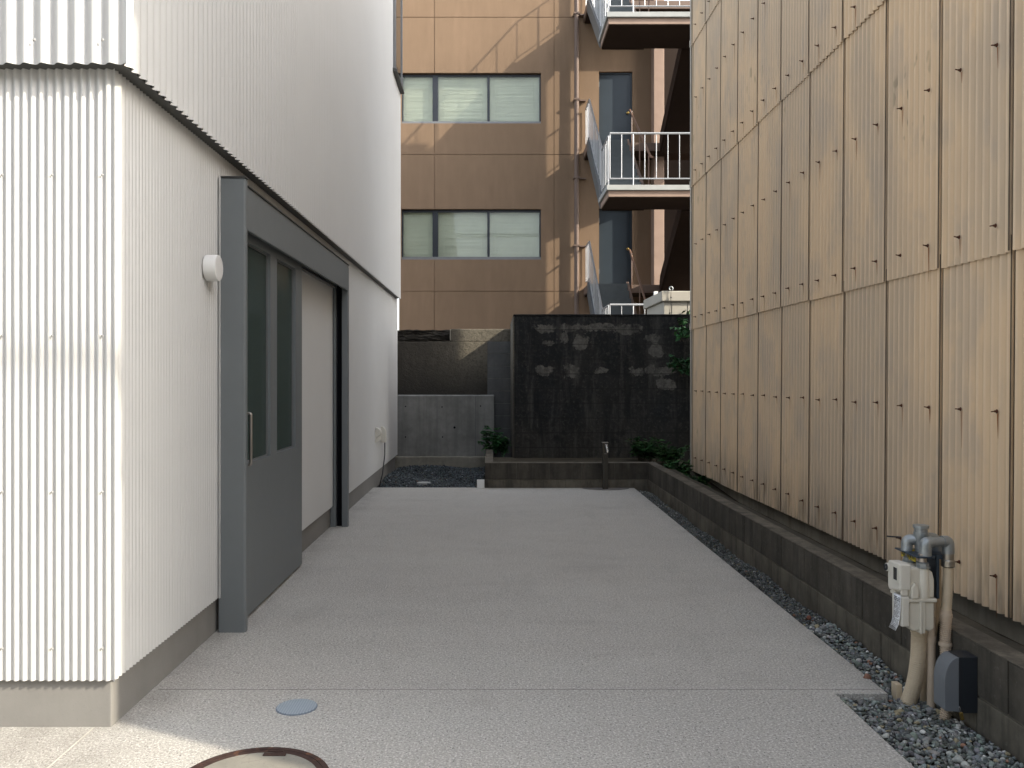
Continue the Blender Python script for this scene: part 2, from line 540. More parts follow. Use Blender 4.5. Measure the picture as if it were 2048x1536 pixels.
def finish(me, name, mats, parent=None, origin=None, smooth=None, bevel=0, solid=0):
    """mesh given in world coordinates becomes one object"""
    if not isinstance(mats, (list, tuple)): mats = [mats]
    for k in mats: me.materials.append(M[k])
    o = bpy.data.objects.new(name, me)
    COL.objects.link(o)
    if parent is not None:
        org = ORI[parent.name]
        o.parent = parent
        me.transform(Matrix.Translation(-org))
        ORI[o.name] = org
    else:
        if origin is None:
            n = len(me.vertices)
            a = np.empty(n * 3); me.vertices.foreach_get("co", a); a = a.reshape(-1, 3)
            origin = ((a[:, 0].min() + a[:, 0].max()) / 2, (a[:, 1].min() + a[:, 1].max()) / 2, a[:, 2].min())
        me.transform(Matrix.Translation(-Vector(origin)))
        o.location = origin
        ORI[o.name] = Vector(origin)
    if smooth is not None:
        me.polygons.foreach_set("use_smooth", [True] * len(me.polygons))
        if smooth < 180:
            me.set_sharp_from_angle(angle=R(smooth))
    if bevel:
        b = o.modifiers.new("bevel", 'BEVEL'); b.width = bevel; b.segments = 2; b.limit_method = 'ANGLE'; b.angle_limit = R(50)
    if solid:
        b = o.modifiers.new("thick", 'SOLIDIFY'); b.thickness = solid; b.offset = 0
    me.update()
    return o

def obj(name, bm, mats, parent=None, **kw):
    me = bpy.data.meshes.new(name)
    bm.normal_update()
    bm.to_mesh(me); bm.free()
    return finish(me, name, mats, parent, **kw)

def B(): return bmesh.new()

def box(bm, x0, x1, y0, y1, z0, z1, mi=0):
    vs = [bm.verts.new((x, y, z)) for x in (x0, x1) for y in (y0, y1) for z in (z0, z1)]
    for f in ((0, 1, 3, 2), (4, 6, 7, 5), (0, 4, 5, 1), (2, 3, 7, 6), (0, 2, 6, 4), (1, 5, 7, 3)):
        fc = bm.faces.new([vs[i] for i in f]); fc.material_index = mi
    return bm

def quad(bm, a, b, c, d, mi=0):
    f = bm.faces.new([bm.verts.new(p) for p in (a, b, c, d)]); f.material_index = mi
    return f

def frame_of(d):
    d = d.normalized()
    u = Vector((0, 0, 1)) if abs(d.z) < .9 else Vector((1, 0, 0))
    a = d.cross(u).normalized()
    return a, d.cross(a).normalized()

def tube(bm, pts, rad, seg=12, caps=True, mi=0):
    """tube along points, rad a number or a list"""
    pts = [Vector(p) for p in pts]
    n = len(pts)
    if not isinstance(rad, (list, tuple)): rad = [rad] * n
    rings = []
    a = None
    for i, p in enumerate(pts):
        d = (pts[min(i + 1, n - 1)] - pts[max(i - 1, 0)])
        if d.length < 1e-9: d = Vector((0, 0, 1))
        d.normalize()
        if a is None:
            a, b = frame_of(d)
        else:
            a = (a - d * a.dot(d)).normalized()
            b = d.cross(a)
        rings.append([bm.verts.new(p + (a * math.cos(2 * math.pi * k / seg) + b * math.sin(2 * math.pi * k / seg)) * rad[i]) for k in range(seg)])
    for i in range(n - 1):
        for k in range(seg):
            f = bm.faces.new((rings[i][k], rings[i][(k + 1) % seg], rings[i + 1][(k + 1) % seg], rings[i + 1][k]))
            f.material_index = mi
    if caps:
        f = bm.faces.new(list(reversed(rings[0]))); f.material_index = mi
        f = bm.faces.new(rings[-1]); f.material_index = mi
    return bm

def bend(pts, r, n=5):
    """round the corners of a polyline"""
    pts = [Vector(p) for p in pts]
    out = [pts[0]]
    for i in range(1, len(pts) - 1):
        p, a, b = pts[i], pts[i - 1], pts[i + 1]
        da, db = (a - p), (b - p)
        rr = min(r, da.length * .49, db.length * .49)
        s, e = p + da.normalized() * rr, p + db.normalized() * rr
        for k in range(n + 1):
            t = k / n
            out.append((1 - t) ** 2 * s + 2 * t * (1 - t) * p + t * t * e)
    out.append(pts[-1])
    return out

def disc_stack(bm, c, axis, prof, seg=24, mi=0):
    """lathe: prof = [(dist along axis, radius)]"""
    c = Vector(c); ax = Vector(axis).normalized()
    return tube_prof(bm, c, ax, prof, seg, mi)

def tube_prof(bm, c, ax, prof, seg, mi):
    a, b = frame_of(ax)
    rings = []
    for (h, r) in prof:
        rings.append([bm.verts.new(c + ax * h + (a * math.cos(2 * math.pi * k / seg) + b * math.sin(2 * math.pi * k / seg)) * max(r, 1e-4)) for k in range(seg)])
    for i in range(len(prof) - 1):
        for k in range(seg):
            f = bm.faces.new((rings[i][k], rings[i][(k + 1) % seg], rings[i + 1][(k + 1) % seg], rings[i + 1][k])); f.material_index = mi
    f = bm.faces.new(list(reversed(rings[0]))); f.material_index = mi
    f = bm.faces.new(rings[-1]); f.material_index = mi
    return bm

def prism(bm, poly, axis, a0, a1, mi=0):
    """extrude polygon (list of 2-tuples) along axis 'x'/'y'/'z'"""
    def P(u, v, t):
        return {'x': (t, u, v), 'y': (u, t, v), 'z': (u, v, t)}[axis]
    A = [bm.verts.new(P(u, v, a0)) for u, v in poly]
    Bv = [bm.verts.new(P(u, v, a1)) for u, v in poly]
    n = len(poly)
    fs = [bm.faces.new(A), bm.faces.new(list(reversed(Bv)))]
    for i in range(n):
        fs.append(bm.faces.new((A[i], Bv[i], Bv[(i + 1) % n], A[(i + 1) % n])))
    for f in fs: f.material_index = mi
    bmesh.ops.recalc_face_normals(bm, faces=fs)
    return bm

def sheet(name, poly, z, mat, thick=None, kind='structure'):
    bm = B()
    if thick: prism(bm, poly, 'z', z - thick, z)
    else: bm.faces.new([bm.verts.new((x, y, z)) for x, y in poly])
    o = obj(name, bm, mat)
    if kind: o['kind'] = kind
    return o

# ------------------------------------------------------------------ ground
g = sheet('ground', [(-400, -400), (400, -400), (400, 600), (-400, 600)], -.16, 'ground')
sheet('road', [(-60, -12), (60, -12), (60, -3.21), (-60, -3.21)], -.06, 'asphalt')
# paving slab with the notch beside the gas meter
PAV = [(-9, -3.2), (1.44, -3.2), (1.452, 3.535), (1.677, 3.535), (1.722, 10.12), (1.722, 10.15), (-.05, 10.15), (-.05, 10.19), (-1.47, 10.19), (-1.47, 3.2), (-9, 3.2)]
bm = B()
prism(bm, PAV, 'z', -.12, 0)
pv = obj('pavement', bm, 'pave', bevel=.003); pv['kind'] = 'structure'
bm = B(); box(bm, -1.44, 1.668, 3.579, 3.5815, -.02, .001)
o = obj('pavement_joint', bm, 'joint'); o['kind'] = 'structure'
bm = B(); box(bm, -1.533, -1.528, -1.5, 3.19, -.02, .0015)
o = obj('pale_pavement_joint', bm, 'palejoint'); o['kind'] = 'structure'
# soil behind the kerb, and under the gravel
bm = B()
nx, ny = 30, 90
def soilz(x, y):
    return .07 + .02 * math.sin(9 * y + 4 * x) * math.sin(5 * x) + (.17 if y > 10.2 else 0) + .10 * max(0, (y - 8.6) / 1.6 if y <= 10.2 else 0)
vs = [[bm.verts.new((1.975 + (2.53 - 1.975) * i / 8, -1 + 12.3 * j / ny, soilz(1.975 + .555 * i / 8, -1 + 12.3 * j / ny))) for i in range(9)] for j in range(ny + 1)]
for j in range(ny):
    for i in range(8):
        bm.faces.new((vs[j][i], vs[j][i + 1], vs[j + 1][i + 1], vs[j + 1][i]))
o = obj('soil', bm, 'soil', smooth=180); o['kind'] = 'structure'
bm = B(); box(bm, .0, 1.99, 10.24, 11.4, -.1, .255)
o = obj('back_soil', bm, 'soil'); o['kind'] = 'structure'

# ------------------------------------------------------------------ gravel
def ico(sub):
    bm = B(); bmesh.ops.create_icosphere(bm, subdivisions=sub, radius=1)
    v = np.array([q.co[:] for q in bm.verts]); f = np.array([[q.index for q in p.verts] for p in bm.faces])
    bm.free(); return v, f
ICO = {1: ico(1), 2: ico(2)}
def pebbles(name, pts, sizes, tones, label, sub=2, mat='stone'):
    v0, f0 = ICO[sub]
    n = len(pts); nv = len(v0); nf = len(f0)
    rng = np.random.RandomState(len(pts))
    protos = []
    for k in range(12):
        v = v0.copy()
        for q in range(9):     # cut facets
            d = rng.normal(size=3); d /= np.linalg.norm(d)
            h = rng.uniform(.30, .7)
            t = v @ d
            v = v - np.outer(np.maximum(t - h, 0), d)
        v *= rng.uniform(.75, 1.15, 3)
        protos.append(v)
    P = np.array(protos)[rng.randint(0, 12, n)]
    ang = rng.uniform(0, 2 * np.pi, (n, 3))
    c, s = np.cos(ang), np.sin(ang)
    Rz = np.zeros((n, 3, 3)); Rz[:, 0, 0] = c[:, 0]; Rz[:, 0, 1] = -s[:, 0]; Rz[:, 1, 0] = s[:, 0]; Rz[:, 1, 1] = c[:, 0]; Rz[:, 2, 2] = 1
    Rx = np.zeros((n, 3, 3)); Rx[:, 1, 1] = c[:, 1]; Rx[:, 1, 2] = -s[:, 1]; Rx[:, 2, 1] = s[:, 1]; Rx[:, 2, 2] = c[:, 1]; Rx[:, 0, 0] = 1
    V = np.einsum('nij,nvj->nvi', Rz @ Rx, P) * np.array(sizes)[:, None, None]
    V[:, :, 2] *= .8
    V += np.array(pts)[:, None, :]
    V = V.reshape(-1, 3)
    Fc = (f0[None] + (np.arange(n) * nv)[:, None, None]).reshape(-1, 3)
    me = bpy.data.meshes.new(name)
    me.vertices.add(len(V)); me.vertices.foreach_set("co", V.ravel())
    me.loops.add(Fc.size); me.loops.foreach_set("vertex_index", Fc.ravel().astype(np.int32))
    me.polygons.add(len(Fc)); me.polygons.foreach_set("loop_start", np.arange(0, Fc.size, 3, dtype=np.int32))
    me.update(calc_edges=True)
    a = me.color_attributes.new("tone", 'FLOAT_COLOR', 'POINT')
    tc = np.ones((n, nv, 4)); tc[:, :, :3] = np.array(tones)[:, None, :]
    a.data.foreach_set("color", tc.ravel())
    o = finish(me, name, mat)
    o['kind'] = 'stuff'; o['label'] = label; o['category'] = 'gravel'
    return o
def grav_tone(n, dark=1.0, rng=None):
    base = np.array([.118, .128, .122])
    t = base[None] * rng.uniform(.45, 1.7, (n, 1)) * rng.uniform(.92, 1.08, (n, 3))
    r = rng.uniform(size=n)
    t[r > .90] = np.array([.26, .27, .25]) * rng.uniform(.7, 1.2, ((r > .90).sum(), 1))
    t[r > .965] = np.array([.50, .50, .47]) * rng.uniform(.7, 1.1, ((r > .965).sum(), 1))
    t[(r > .80) & (r < .83)] = np.array([.22, .19, .12])
    t[(r > .83) & (r < .84)] = np.array([.22, .12, .08])
    return t * dark
rng = np.random.RandomState(3)
def scatter(area, step, zf, smin, smax, layers=2, keep=None):
    x0, x1, y0, y1 = area
    P, S = [], []
    for l in range(layers):
        xs = np.arange(x0, x1, step); ys = np.arange(y0, y1, step)
        X, Y = np.meshgrid(xs, ys)
        X = X.ravel() + rng.uniform(-.5, .5, X.size) * step; Y = Y.ravel() + rng.uniform(-.5, .5, Y.size) * step
        k = (X > x0 + .006) & (X < x1 - .008) & (Y > y0 + .006) & (Y < y1 - .006)
        if keep is not None: k &= keep(X, Y)
        X, Y = X[k], Y[k]
        s = rng.uniform(smin, smax, X.size) * (1 + .7 * (rng.uniform(size=X.size) > .93))
        z = zf(X, Y) + l * step * .35 + rng.uniform(-.3, .4, X.size) * step
        P.append(np.stack([X, Y, z], 1)); S.append(s)
    return np.concatenate(P), np.concatenate(S)
zf = lambda X, Y: -.035 + .012 * np.sin(7 * X + 3 * Y)
kp = lambda X, Y: (Y < 3.52) | (X > 1.69)
p, s = scatter((1.452, 1.88, 2.2, 4.6), .0195, zf, .009, .0155, 2, kp)
pebbles('gravel', p, s, grav_tone(len(p), 1.55, rng), 'loose grey green crushed stone at the foot of the block kerb by the gas meter')
p, s = scatter((1.675, 1.88, 4.6, 10.14), .016, lambda X, Y: -.032 + .012 * np.sin(9 * X + 5 * Y), .007, .0115, 2, lambda X, Y: X > 1.685 + (Y - 3.5) * .0055)
pebbles('gravel_strip', p, s, grav_tone(len(p), .95, rng), 'narrow dark gravel strip between the paving and the long block kerb', 1)
p, s = scatter((-1.45, -.11, 10.2, 12.72), .027, lambda X, Y: -.02 + .02 * np.sin(5 * X + 3 * Y) * 1, .012, .021, 2)
pebbles('back_gravel', p, s, grav_tone(len(p), .62, rng) * np.array([.9, 1, 1.15]), 'dark bluish gravel bed below the bare concrete wall at the back', 1)
bm = B(); box(bm, 1.3, 1.9, 1.5, 10.2, -.13, -.05)
o = obj('gravel_bed_soil', bm, 'soil'); o['kind'] = 'structure'
bm = B(); box(bm, -1.5, .02, 10.195, 12.8, -.13, -.035)
o = obj('back_bed_soil', bm, 'soil'); o['kind'] = 'structure'
# two bigger brown stones
for (x, y, sz, c, lb) in ((1.667, 3.72, .026, (.25, .13, .09), 'larger reddish brown stone lying at the paving edge near the gas meter'),
                          (1.76, 4.65, .020, (.22, .09, .06), 'small rusty red stone in the gravel strip behind the gas meter')):
    p = np.array([[x, y, .0]])
    o = pebbles('stone', p, [sz], np.array([c]), lb)
    o['category'] = 'stone'; del o['kind']

# ------------------------------------------------------------------ corrugated surfaces
def corr(bm, ax, a0, a1, z0, z1, off, amp, pitch, out, phase=0.0, seg=8, rows=1, tilt=0.0, top=None, lip=0.0):
    """corrugated strip running along ax ('x' or 'y'); 'off' is the plane, out the outward sign"""
    n = max(2, int(round(abs(a1 - a0) / pitch * seg)))
    cols = []
    for i in range(n + 1):
        a = a0 + (a1 - a0) * i / n
        d = off + out * amp * math.cos(2 * math.pi * (a - phase) / pitch)
        col = []
        for j in range(rows + 1):
            zt_ = z1 if top is None else min(z1, max(z0 + .01, top(a)))
            z = z0 + (zt_ - z0) * j / rows
            dd = d + out * tilt * (1 - j / rows)
            col.append(bm.verts.new((a, dd, z) if ax == 'x' else (dd, a, z)))
        cols.append(col)
    flip = (out < 0) if ax == 'y' else (out > 0)
    if a1 < a0: flip = not flip
    for i in range(n):
        for j in range(rows):
            q = (cols[i][j], cols[i + 1][j], cols[i + 1][j + 1], cols[i][j + 1])
            bm.faces.new(tuple(reversed(q)) if flip else q)
    if lip:
        # separate thickness faces under the foot and on both ends, so the sheet's shading stays its own
        def inn(v): return (v.co.x, v.co.y - out * lip, v.co.z) if ax == 'x' else (v.co.x - out * lip, v.co.y, v.co.z)
        for i in range(n):
            a_, b_ = cols[i][0], cols[i + 1][0]
            quad(bm, a_.co[:], inn(a_), inn(b_), b_.co[:])
        for i in (0, n):
            a_, b_ = cols[i][0], cols[i][rows]
            quad(bm, a_.co[:], b_.co[:], inn(b_), inn(a_))
    return bm

# ------------------------------------------------------------------ white building
wb = root('white_building', 'white corrugated metal clad building with a blue grey sliding door, along the left', 'building', (-3.7, 7.8, 0))
XL, YF, XU, YU = -1.44, 3.17, -1.365, 3.10
PS, PL_ = .0318, .0636
ZE = 2.515
bm = B()
corr(bm, 'y', YF, 12.55, .185, ZE + .05, XL - .0068, .0068, PS, 1, YF)
corr(bm, 'x', XL, -6.0, .185, ZE + .05, YF + .0068, .0068, PS, -1, XL)
lc = obj('lower_cladding', bm, 'white', wb, smooth=180)
bm = B()
LTOP = lambda y: 4.3 + 3.0 * (y - YU) / 9.25  # unseen roof line, sloped to let more sky light into the alley
corr(bm, 'y', YU, 12.35, ZE, 7.3, XU - .011, .011, PL_, 1, YU, top=LTOP)
corr(bm, 'x', XU, -6.0, ZE, 4.3, YU + .011, .011, PL_, -1, XU)
uc = obj('upper_cladding', bm, 'white', wb, smooth=180)
bm = B()
box(bm, -6, XU - .022, YU + .022, 12.34, ZE + .004, ZE + .03)
obj('soffit', bm, 'flash', wb)
bm = B()
prism(bm, [(-1.466, 3.2), (-1.466, 12.5), (-6, 12.5), (-6, 3.2)], 'z', -.1, .21)
obj('plinth', bm, 'plinth', wb, bevel=.006)
bm = B()
box(bm, -1.4655, -1.4625, 3.2, 3.2 + .01, -.02, .18)
bm.free()
bm = B()
box(bm, -6, -1.475, 3.205, 4.43, .21, ZE)
box(bm, -6, -1.475, 6.0, 12.48, .21, ZE)
box(bm, -6, -1.475, 4.43, 6.0, 2.2, ZE)
prism(bm, [(YU + .035, ZE + .031), (12.33, ZE + .031), (12.33, 7.27), (YU + .035, 4.28)], 'x', -6, XU - .035)
obj('inner_wall', bm, 'flash', wb)
# room behind the glazed leaf
bm = B()
quad(bm, (-3.6, 4.43, .0), (-3.6, 6.0, .0), (-3.6, 6.0, 2.2), (-3.6, 4.43, 2.2))
quad(bm, (-3.6, 4.434, 0), (-1.47, 4.434, 0), (-1.47, 4.434, 2.2), (-3.6, 4.434, 2.2))
quad(bm, (-3.6, 5.996, 0), (-1.47, 5.996, 0), (-1.47, 5.996, 2.2), (-3.6, 5.996, 2.2))
quad(bm, (-3.6, 4.43, .216), (-1.47, 4.43, .216), (-1.47, 6.0, .216), (-3.6, 6.0, .216))
obj('room_lining', bm, 'room', wb)
bm = B()
prism(bm, [(YU - .02, 4.30), (12.37, 7.31), (12.37, 7.41), (YU - .02, 4.40)], 'x', -6.1, XU + .02)
obj('roof', bm, 'roof', wb, bevel=.01)
# screws on the front and along the side
scr = []
def screw(parent, c, axis, r=.0055, name='screw'):
    bm = B(); disc_stack(bm, c, axis, [(0, r), (.002, r), (.0035, r * .6), (.006, r * .5)], 10)
    return obj(name, bm, 'screwp', parent, smooth=40)
s0 = None
for z in (2.113, 1.50, .906, .31):
    for k in range(8):
        x = -1.4875 - k * .1908
        if x < -2.3: break
        screw(lc, (x, YF + .001, z), (0, -1, 0))
for z in (2.60,):
    for k in range(5):
        screw(uc, (-1.455 - k * .2544, YU + .002, z), (0, -1, 0), .007)
# corner flashing at the far edge of lower storey
# door frame
DF = 'doorpaint'
bm = B()
prism(bm, [(-1.445, 4.381), (-1.312, 4.381), (-1.304, 4.389), (-1.304, 4.425), (-1.445, 4.425)], 'z', -.01, 2.392)
fr = obj('door_frame', bm, DF, wb, bevel=.003)
bm = B()
box(bm, -1.45, -1.300, 4.376, 4.43, 2.393, 2.402)
obj('post_cap', bm, 'flash', fr)
bm = B()
box(bm, -1.320, -1.306, 4.426, 7.525, 2.125, 2.355)
box(bm, -1.455, -1.3205, 4.426, 7.525, 2.341, 2.355)
box(bm, -1.3055, -1.3035, 4.43, 7.52, 2.127, 2.133)
obj('header', bm, DF, fr, bevel=.002)
bm = B()
box(bm, -1.455, -1.298, 4.43, 7.53, 2.357, 2.364)
obj('header_cap', bm, 'flash', fr)
bm = B()
box(bm, -1.352, -1.322, 4.43, 7.50, 2.19, 2.34)
obj('track', bm, 'black', fr)
bm = B()
box(bm, -1.452, -1.412, 4.43, 7.47, 2.150, 2.162)
box(bm, -1.452, -1.410, 4.43, 7.47, 2.172, 2.182)
obj('inner_rail', bm, 'winsill', fr)
bm = B()
box(bm, -1.360, -1.308, 7.488, 7.56, -.005, 2.34)
obj('far_post', bm, DF, fr, bevel=.003)
bm = B()
box(bm, -1.462, -1.414, 7.478, 7.56, -.005, .19)
box(bm, -1.434, -1.414, 7.478, 7.56, .19, 2.34)
obj('inner_jamb', bm, DF, fr, bevel=.002)
bm = B()
box(bm, -1.4135, -1.3605, 7.545, 7.565, -.004, 2.34)
obj('pocket_back', bm, 'black', fr)
bm = B()
box(bm, -1.4355, -1.4325, 4.36, 4.379, .185, 2.40)
obj('edge_trim', bm, 'white', fr)
# sliding leaf
lx0, lx1 = -1.400, -1.362
bm = B()
zb, zg0, zg1, zt = .018, .866, 2.095, 2.215
ys = [4.44, 4.615, 5.096, 5.249, 5.745, 5.934]
box(bm, lx0, lx1, ys[0], ys[5], zb, zg0)
box(bm, lx0, lx1, ys[0], ys[5], zg1, zt)
for a, b in ((0, 1), (2, 3), (4, 5)):
    box(bm, lx0, lx1, ys[a], ys[b], zg0, zg1)
bmesh.ops.remove_doubles(bm, verts=bm.verts, dist=1e-5)
leaf = obj('sliding_door', bm, DF, wb)
for a, b in ((1, 2), (3, 4)):
    bm = B(); box(bm, -1.395, -1.388, ys[a], ys[b], zg0, zg1)
    obj('glass_pane', bm, 'glassdoor', leaf)
    bm = B()
    box(bm, -1.3875, -1.379, ys[a], ys[b], zg0, zg0 + .008)
    box(bm, -1.3875, -1.379, ys[b] - .010, ys[b], zg0, zg1)
    box(bm, -1.3875, -1.379, ys[a], ys[b], zg1 - .008, zg1)
    obj('glazing_bead', bm, 'winsill', leaf)
bm = B()
tube(bm, bend([(-1.362, 4.575, 1.145), (-1.330, 4.575, 1.145), (-1.330, 4.575, .862), (-1.362, 4.575, .862)], .012), .0085, 12)
obj('handle', bm, 'steel', leaf, smooth=50)
bm = B(); box(bm, -1.3625, -1.3585, 4.553, 4.600, .85, 1.158)
obj('handle_plate', bm, 'black', leaf)
# window high on the far end
wn_y0, wn_y1, wz0, wz1 = 11.40, 12.25, 5.58, 7.0
bm = B()
for (a, b, c, d) in ((wn_y0, wn_y1, wz1 - .04, wz1), (wn_y0, wn_y1, wz0, wz0 + .04)):
    box(bm, XU - .01, XU + .035, a, b, c, d)
box(bm, XU - .01, XU + .035, wn_y0, wn_y0 + .04, wz0 + .04, wz1 - .04)
box(bm, XU - .01, XU + .035, wn_y1 - .04, wn_y1, wz0 + .04, wz1 - .04)
wi = obj('window', bm, 'winsill', wb, bevel=.003)
bm = B(); box(bm, XU - .01, XU + .022, wn_y0 + .04, wn_y1 - .04, wz0 + .04, wz1 - .04)
m = Mt("dark_mirror_glass", (.02, .022, .024), .03, spec=1.0); m.mott(1, .1); m.b.inputs["IOR"].default_value = 1.9
M['mglass'] = m.m
obj('pane', bm, 'mglass', wi)
bm = B()
prism(bm, [(XU - .01, wz0 - .001), (XU + .055, wz0 - .02), (XU + .055, wz0 - .05), (XU - .01, wz0 - .05)], 'y', wn_y0 - .04, wn_y1 + .04)
obj('sill', bm, 'flash', wi)

# round white lamp on the white wall
bm = B()
disc_stack(bm, (XL - .002, 4.18, 1.892), (1, 0, 0), [(0, .060), (.006, .060)], 40)
t = root('wall_lamp', 'round white drum lamp on the white corrugated wall left of the blue grey door post', 'lamp', (XL, 4.18, 1.892))
obj('back_plate', bm, 'steel', t, smooth=40)
bm = B()
disc_stack(bm, (XL + .005, 4.18, 1.892), (1, 0, 0), [(0, .0655), (.054, .0655), (.059, .0640), (.0605, .0610), (.061, .050)], 48)
obj('drum', bm, 'wplastic', t, smooth=30)

# outdoor socket with half round hoods
oy = 10.62
t = root('outdoor_socket', 'cream outdoor socket with two half round hoods low on the far white wall', 'socket', (XL, oy, .614))
def hood(y0, y1, z0, r, dep):
    bm = B()
    pts = []
    n = 12
    for k in range(n + 1):
        a = math.pi * k / n
        pts.append((y0 + (y1 - y0) * (.5 - .5 * math.cos(a)), z0 + r * math.sin(a)))
    prism(bm, pts, 'x', XL, XL + dep)
    return bm
bm = B(); box(bm, XL - .003, XL + .010, oy - .46, oy + .11, .55, .70)
obj('base_plate', bm, 'ivory', t, bevel=.004)
bm = B(); prism(bm, [(XL + .003, .735), (XL + .030, .728), (XL + .058, .705), (XL + .075, .670), (XL + .055, .635), (XL + .003, .595)], 'y', oy - .44, oy - .34)
obj('hood', bm, 'ivory', t, bevel=.006)
bm = B(); prism(bm, [(XL + .003, .725), (XL + .035, .715), (XL + .060, .685), (XL + .070, .64), (XL + .070, .515), (XL + .003, .515)], 'y', oy + .02, oy + .10)
obj('hood', bm, 'ivory', t, bevel=.006)
bm = B(); tube(bm, [(XL + .055, oy + .04, .52), (XL + .055, oy + .03, .35), (XL + .04, oy - .08, .12), (XL + .02, oy - .22, -.02)], .0075, 8)
obj('cable', bm, 'rubber', t, smooth=180)

# ------------------------------------------------------------------ floor furniture
def lid(name, c, r, label, cat, mat, z=.004):
    bm = B()
    disc_stack(bm, (c[0], c[1], z - .03), (0, 0, 1), [(0, r), (.028, r), (.03, r - .002)], 48)
    t = root(name, label, cat, (c[0], c[1], z))
    obj('plate', bm, mat, t, smooth=30)
    return t
t = lid('drain_lid', (-.798, 3.385), .083, 'small blue grey grid patterned drain lid set in the paving', 'drain lid', 'lid')
bm = B()
k = -.075
while k < .076:
    hw = math.sqrt(max(0, .079 ** 2 - k * k))
    if hw > .01:
        box(bm, -.798 - hw, -.798 + hw, 3.385 + k - .0022, 3.385 + k + .0022, .004, .0055)
        box(bm, -.798 + k - .0022, -.798 + k + .0022, 3.385 - hw, 3.385 + hw, .0043, .0059)
    k += .0105
obj('grid', bm, 'lidrib', t)
bm = B()
segs = 64
def ringmesh(bm, c, r0, r1, z0, z1, seg=64):
    for k in range(seg):
        a0, a1 = 2 * math.pi * k / seg, 2 * math.pi * (k + 1) / seg
        P = lambda r, a, z: (c[0] + r * math.cos(a), c[1] + r * math.sin(a), z)
        quad(bm, P(r0, a0, z1), P(r1, a0, z1), P(r1, a1, z1), P(r0, a1, z1))
        quad(bm, P(r1, a0, z0), P(r1, a1, z0), P(r1, a1, z1), P(r1, a0, z1))
        quad(bm, P(r0, a1, z0), P(r0, a0, z0), P(r0, a0, z1), P(r0, a1, z1))
    bmesh.ops.remove_doubles(bm, verts=bm.verts, dist=1e-5)
    return bm
t = root('manhole_cover', 'round manhole cover with cracked concrete infill and rusted iron ring at the front', 'manhole cover', (-.80, 2.757, 0))
bm = ringmesh(B(), (-.80, 2.757), .238, .256, -.02, .005)
obj('outer_ring', bm, 'ring', t)
bm = ringmesh(B(), (-.80, 2.757), .218, .237, -.02, .0035)
obj('rusted_ring', bm, 'ring', t)
bm = B(); disc_stack(bm, (-.80, 2.757, -.02), (0, 0, 1), [(0, .2175), (.0225, .2175)], 64)
obj('concrete_infill', bm, 'infill', t)
bm = B(); box(bm, -.815, -.735, 2.945, 2.965, -.01, .0062); box(bm, -.805, -.75, 2.975, 2.985, -.01, .0066)
obj('lifting_slot', bm, 'ring', t)
t = lid('drain_lid', (-.868, 10.42), .085, 'small pale grey round lid lying in the dark back gravel', 'drain lid', 'slabgrey', .035)
bm = B(); box(bm, -.195, -.105, 10.11, 10.185, -.05, .10)
tag(obj('pipe_stub', bm, 'wplastic', bevel=.004), 'small white square pipe end beside the left end of the back block kerb', 'pipe stub')
# tap post and its basin
t = root('garden_tap', 'slim dark bronze standpipe with chrome tap before the back kerb', 'tap', (1.352, 10.05, 0))
bm = B(); box(bm, 1.320, 1.386, 10.02, 10.08, -.03, .558)
obj('post', bm, 'tappost', t, bevel=.004)
bm = B(); box(bm, 1.316, 1.388, 10.015, 10.084, .558, .566)
obj('cap', bm, 'steel', t, bevel=.002)
fa = B(); tube(fa, bend([(1.357, 10.02, .515), (1.360, 9.965, .515), (1.368, 9.955, .45)], .015), .011, 10)
fa = obj('faucet', fa, 'chrome', t, smooth=50)
bm = B(); disc_stack(bm, (1.358, 9.975, .52), (0, 0, 1), [(0, .012), (.014, .010), (.016, .018), (.026, .018), (.03, .006)], 14)
obj('knob', bm, 'chrome', fa, smooth=40)
bm = B(); box(bm, 1.338, 1.368, 10.0185, 10.0195, .425, .431)
obj('plate', bm, 'steel', t)
bm = B()
c = (1.37, 10.15)
pts = [(c[0] + .29 * math.cos(a), c[1] - .22 * math.sin(a)) for a in [math.pi * k / 28 for k in range(29)]]
pts = [(x, max(min(y, 10.148), 9.9)) for x, y in pts]
prism(bm, pts, 'z', -.01, .0035)
m = concrete("basin_concrete", (.20, .19, .18), 4, .3, .0, .3); M['basin'] = m.m
o = tag(obj('tap_basin', bm, 'basin'), 'half round darker drain patch in the paving below the standpipe', 'drain basin')

# ------------------------------------------------------------------ block kerb (low wall)
kw = root('block_kerb', 'low dark mouldy concrete block kerb wall turning the back right corner', 'wall', (1.93, 6, 0))
bm = B()
KX0, KX1, KY = 1.887, 1.987, 10.15
ZT, ZJ = .302, .101
n = 0
y = KY
# right run blocks
def blk(bm, x0, x1, y0, y1, z0, z1):
    box(bm, x0, x1, y0, y1, z0, z1)
j = .004
rows_ = ((-.1, ZJ - j), (ZJ + j, ZT))
for ri, (z0, z1) in enumerate(rows_):
    y = KY + .1 + (.2 if ri else 0) * 0
    k = 0
    yy = 10.25 - (0 if ri else .2)
    if not ri: blk(bm, KX0, KX1, yy + j, 10.25, z0, z1)
    while yy > -1:
        jit = random.uniform(-.0012, .0012)
        blk(bm, KX0 + jit, KX1, yy - .4 + j, yy - j, z0, z1 - random.uniform(0, .002))
        yy -= .4
    xx = 1.885 - (0 if ri else .2)
    if not ri: blk(bm, xx + j, 1.885, KY, 10.25, z0, z1)
    while xx > -.09:
        xa = max(xx - .4 + j, -.1)
        blk(bm, xa, xx - j, KY + random.uniform(-.0012, .0012), 10.25, z0, z1 - random.uniform(0, .002))
        xx -= .4
obj('blocks', bm, 'kerb', kw, bevel=.003)
bm = B()
box(bm, KX0 + .006, KX1 - .006, -1, 10.24, -.1, ZT - .006)
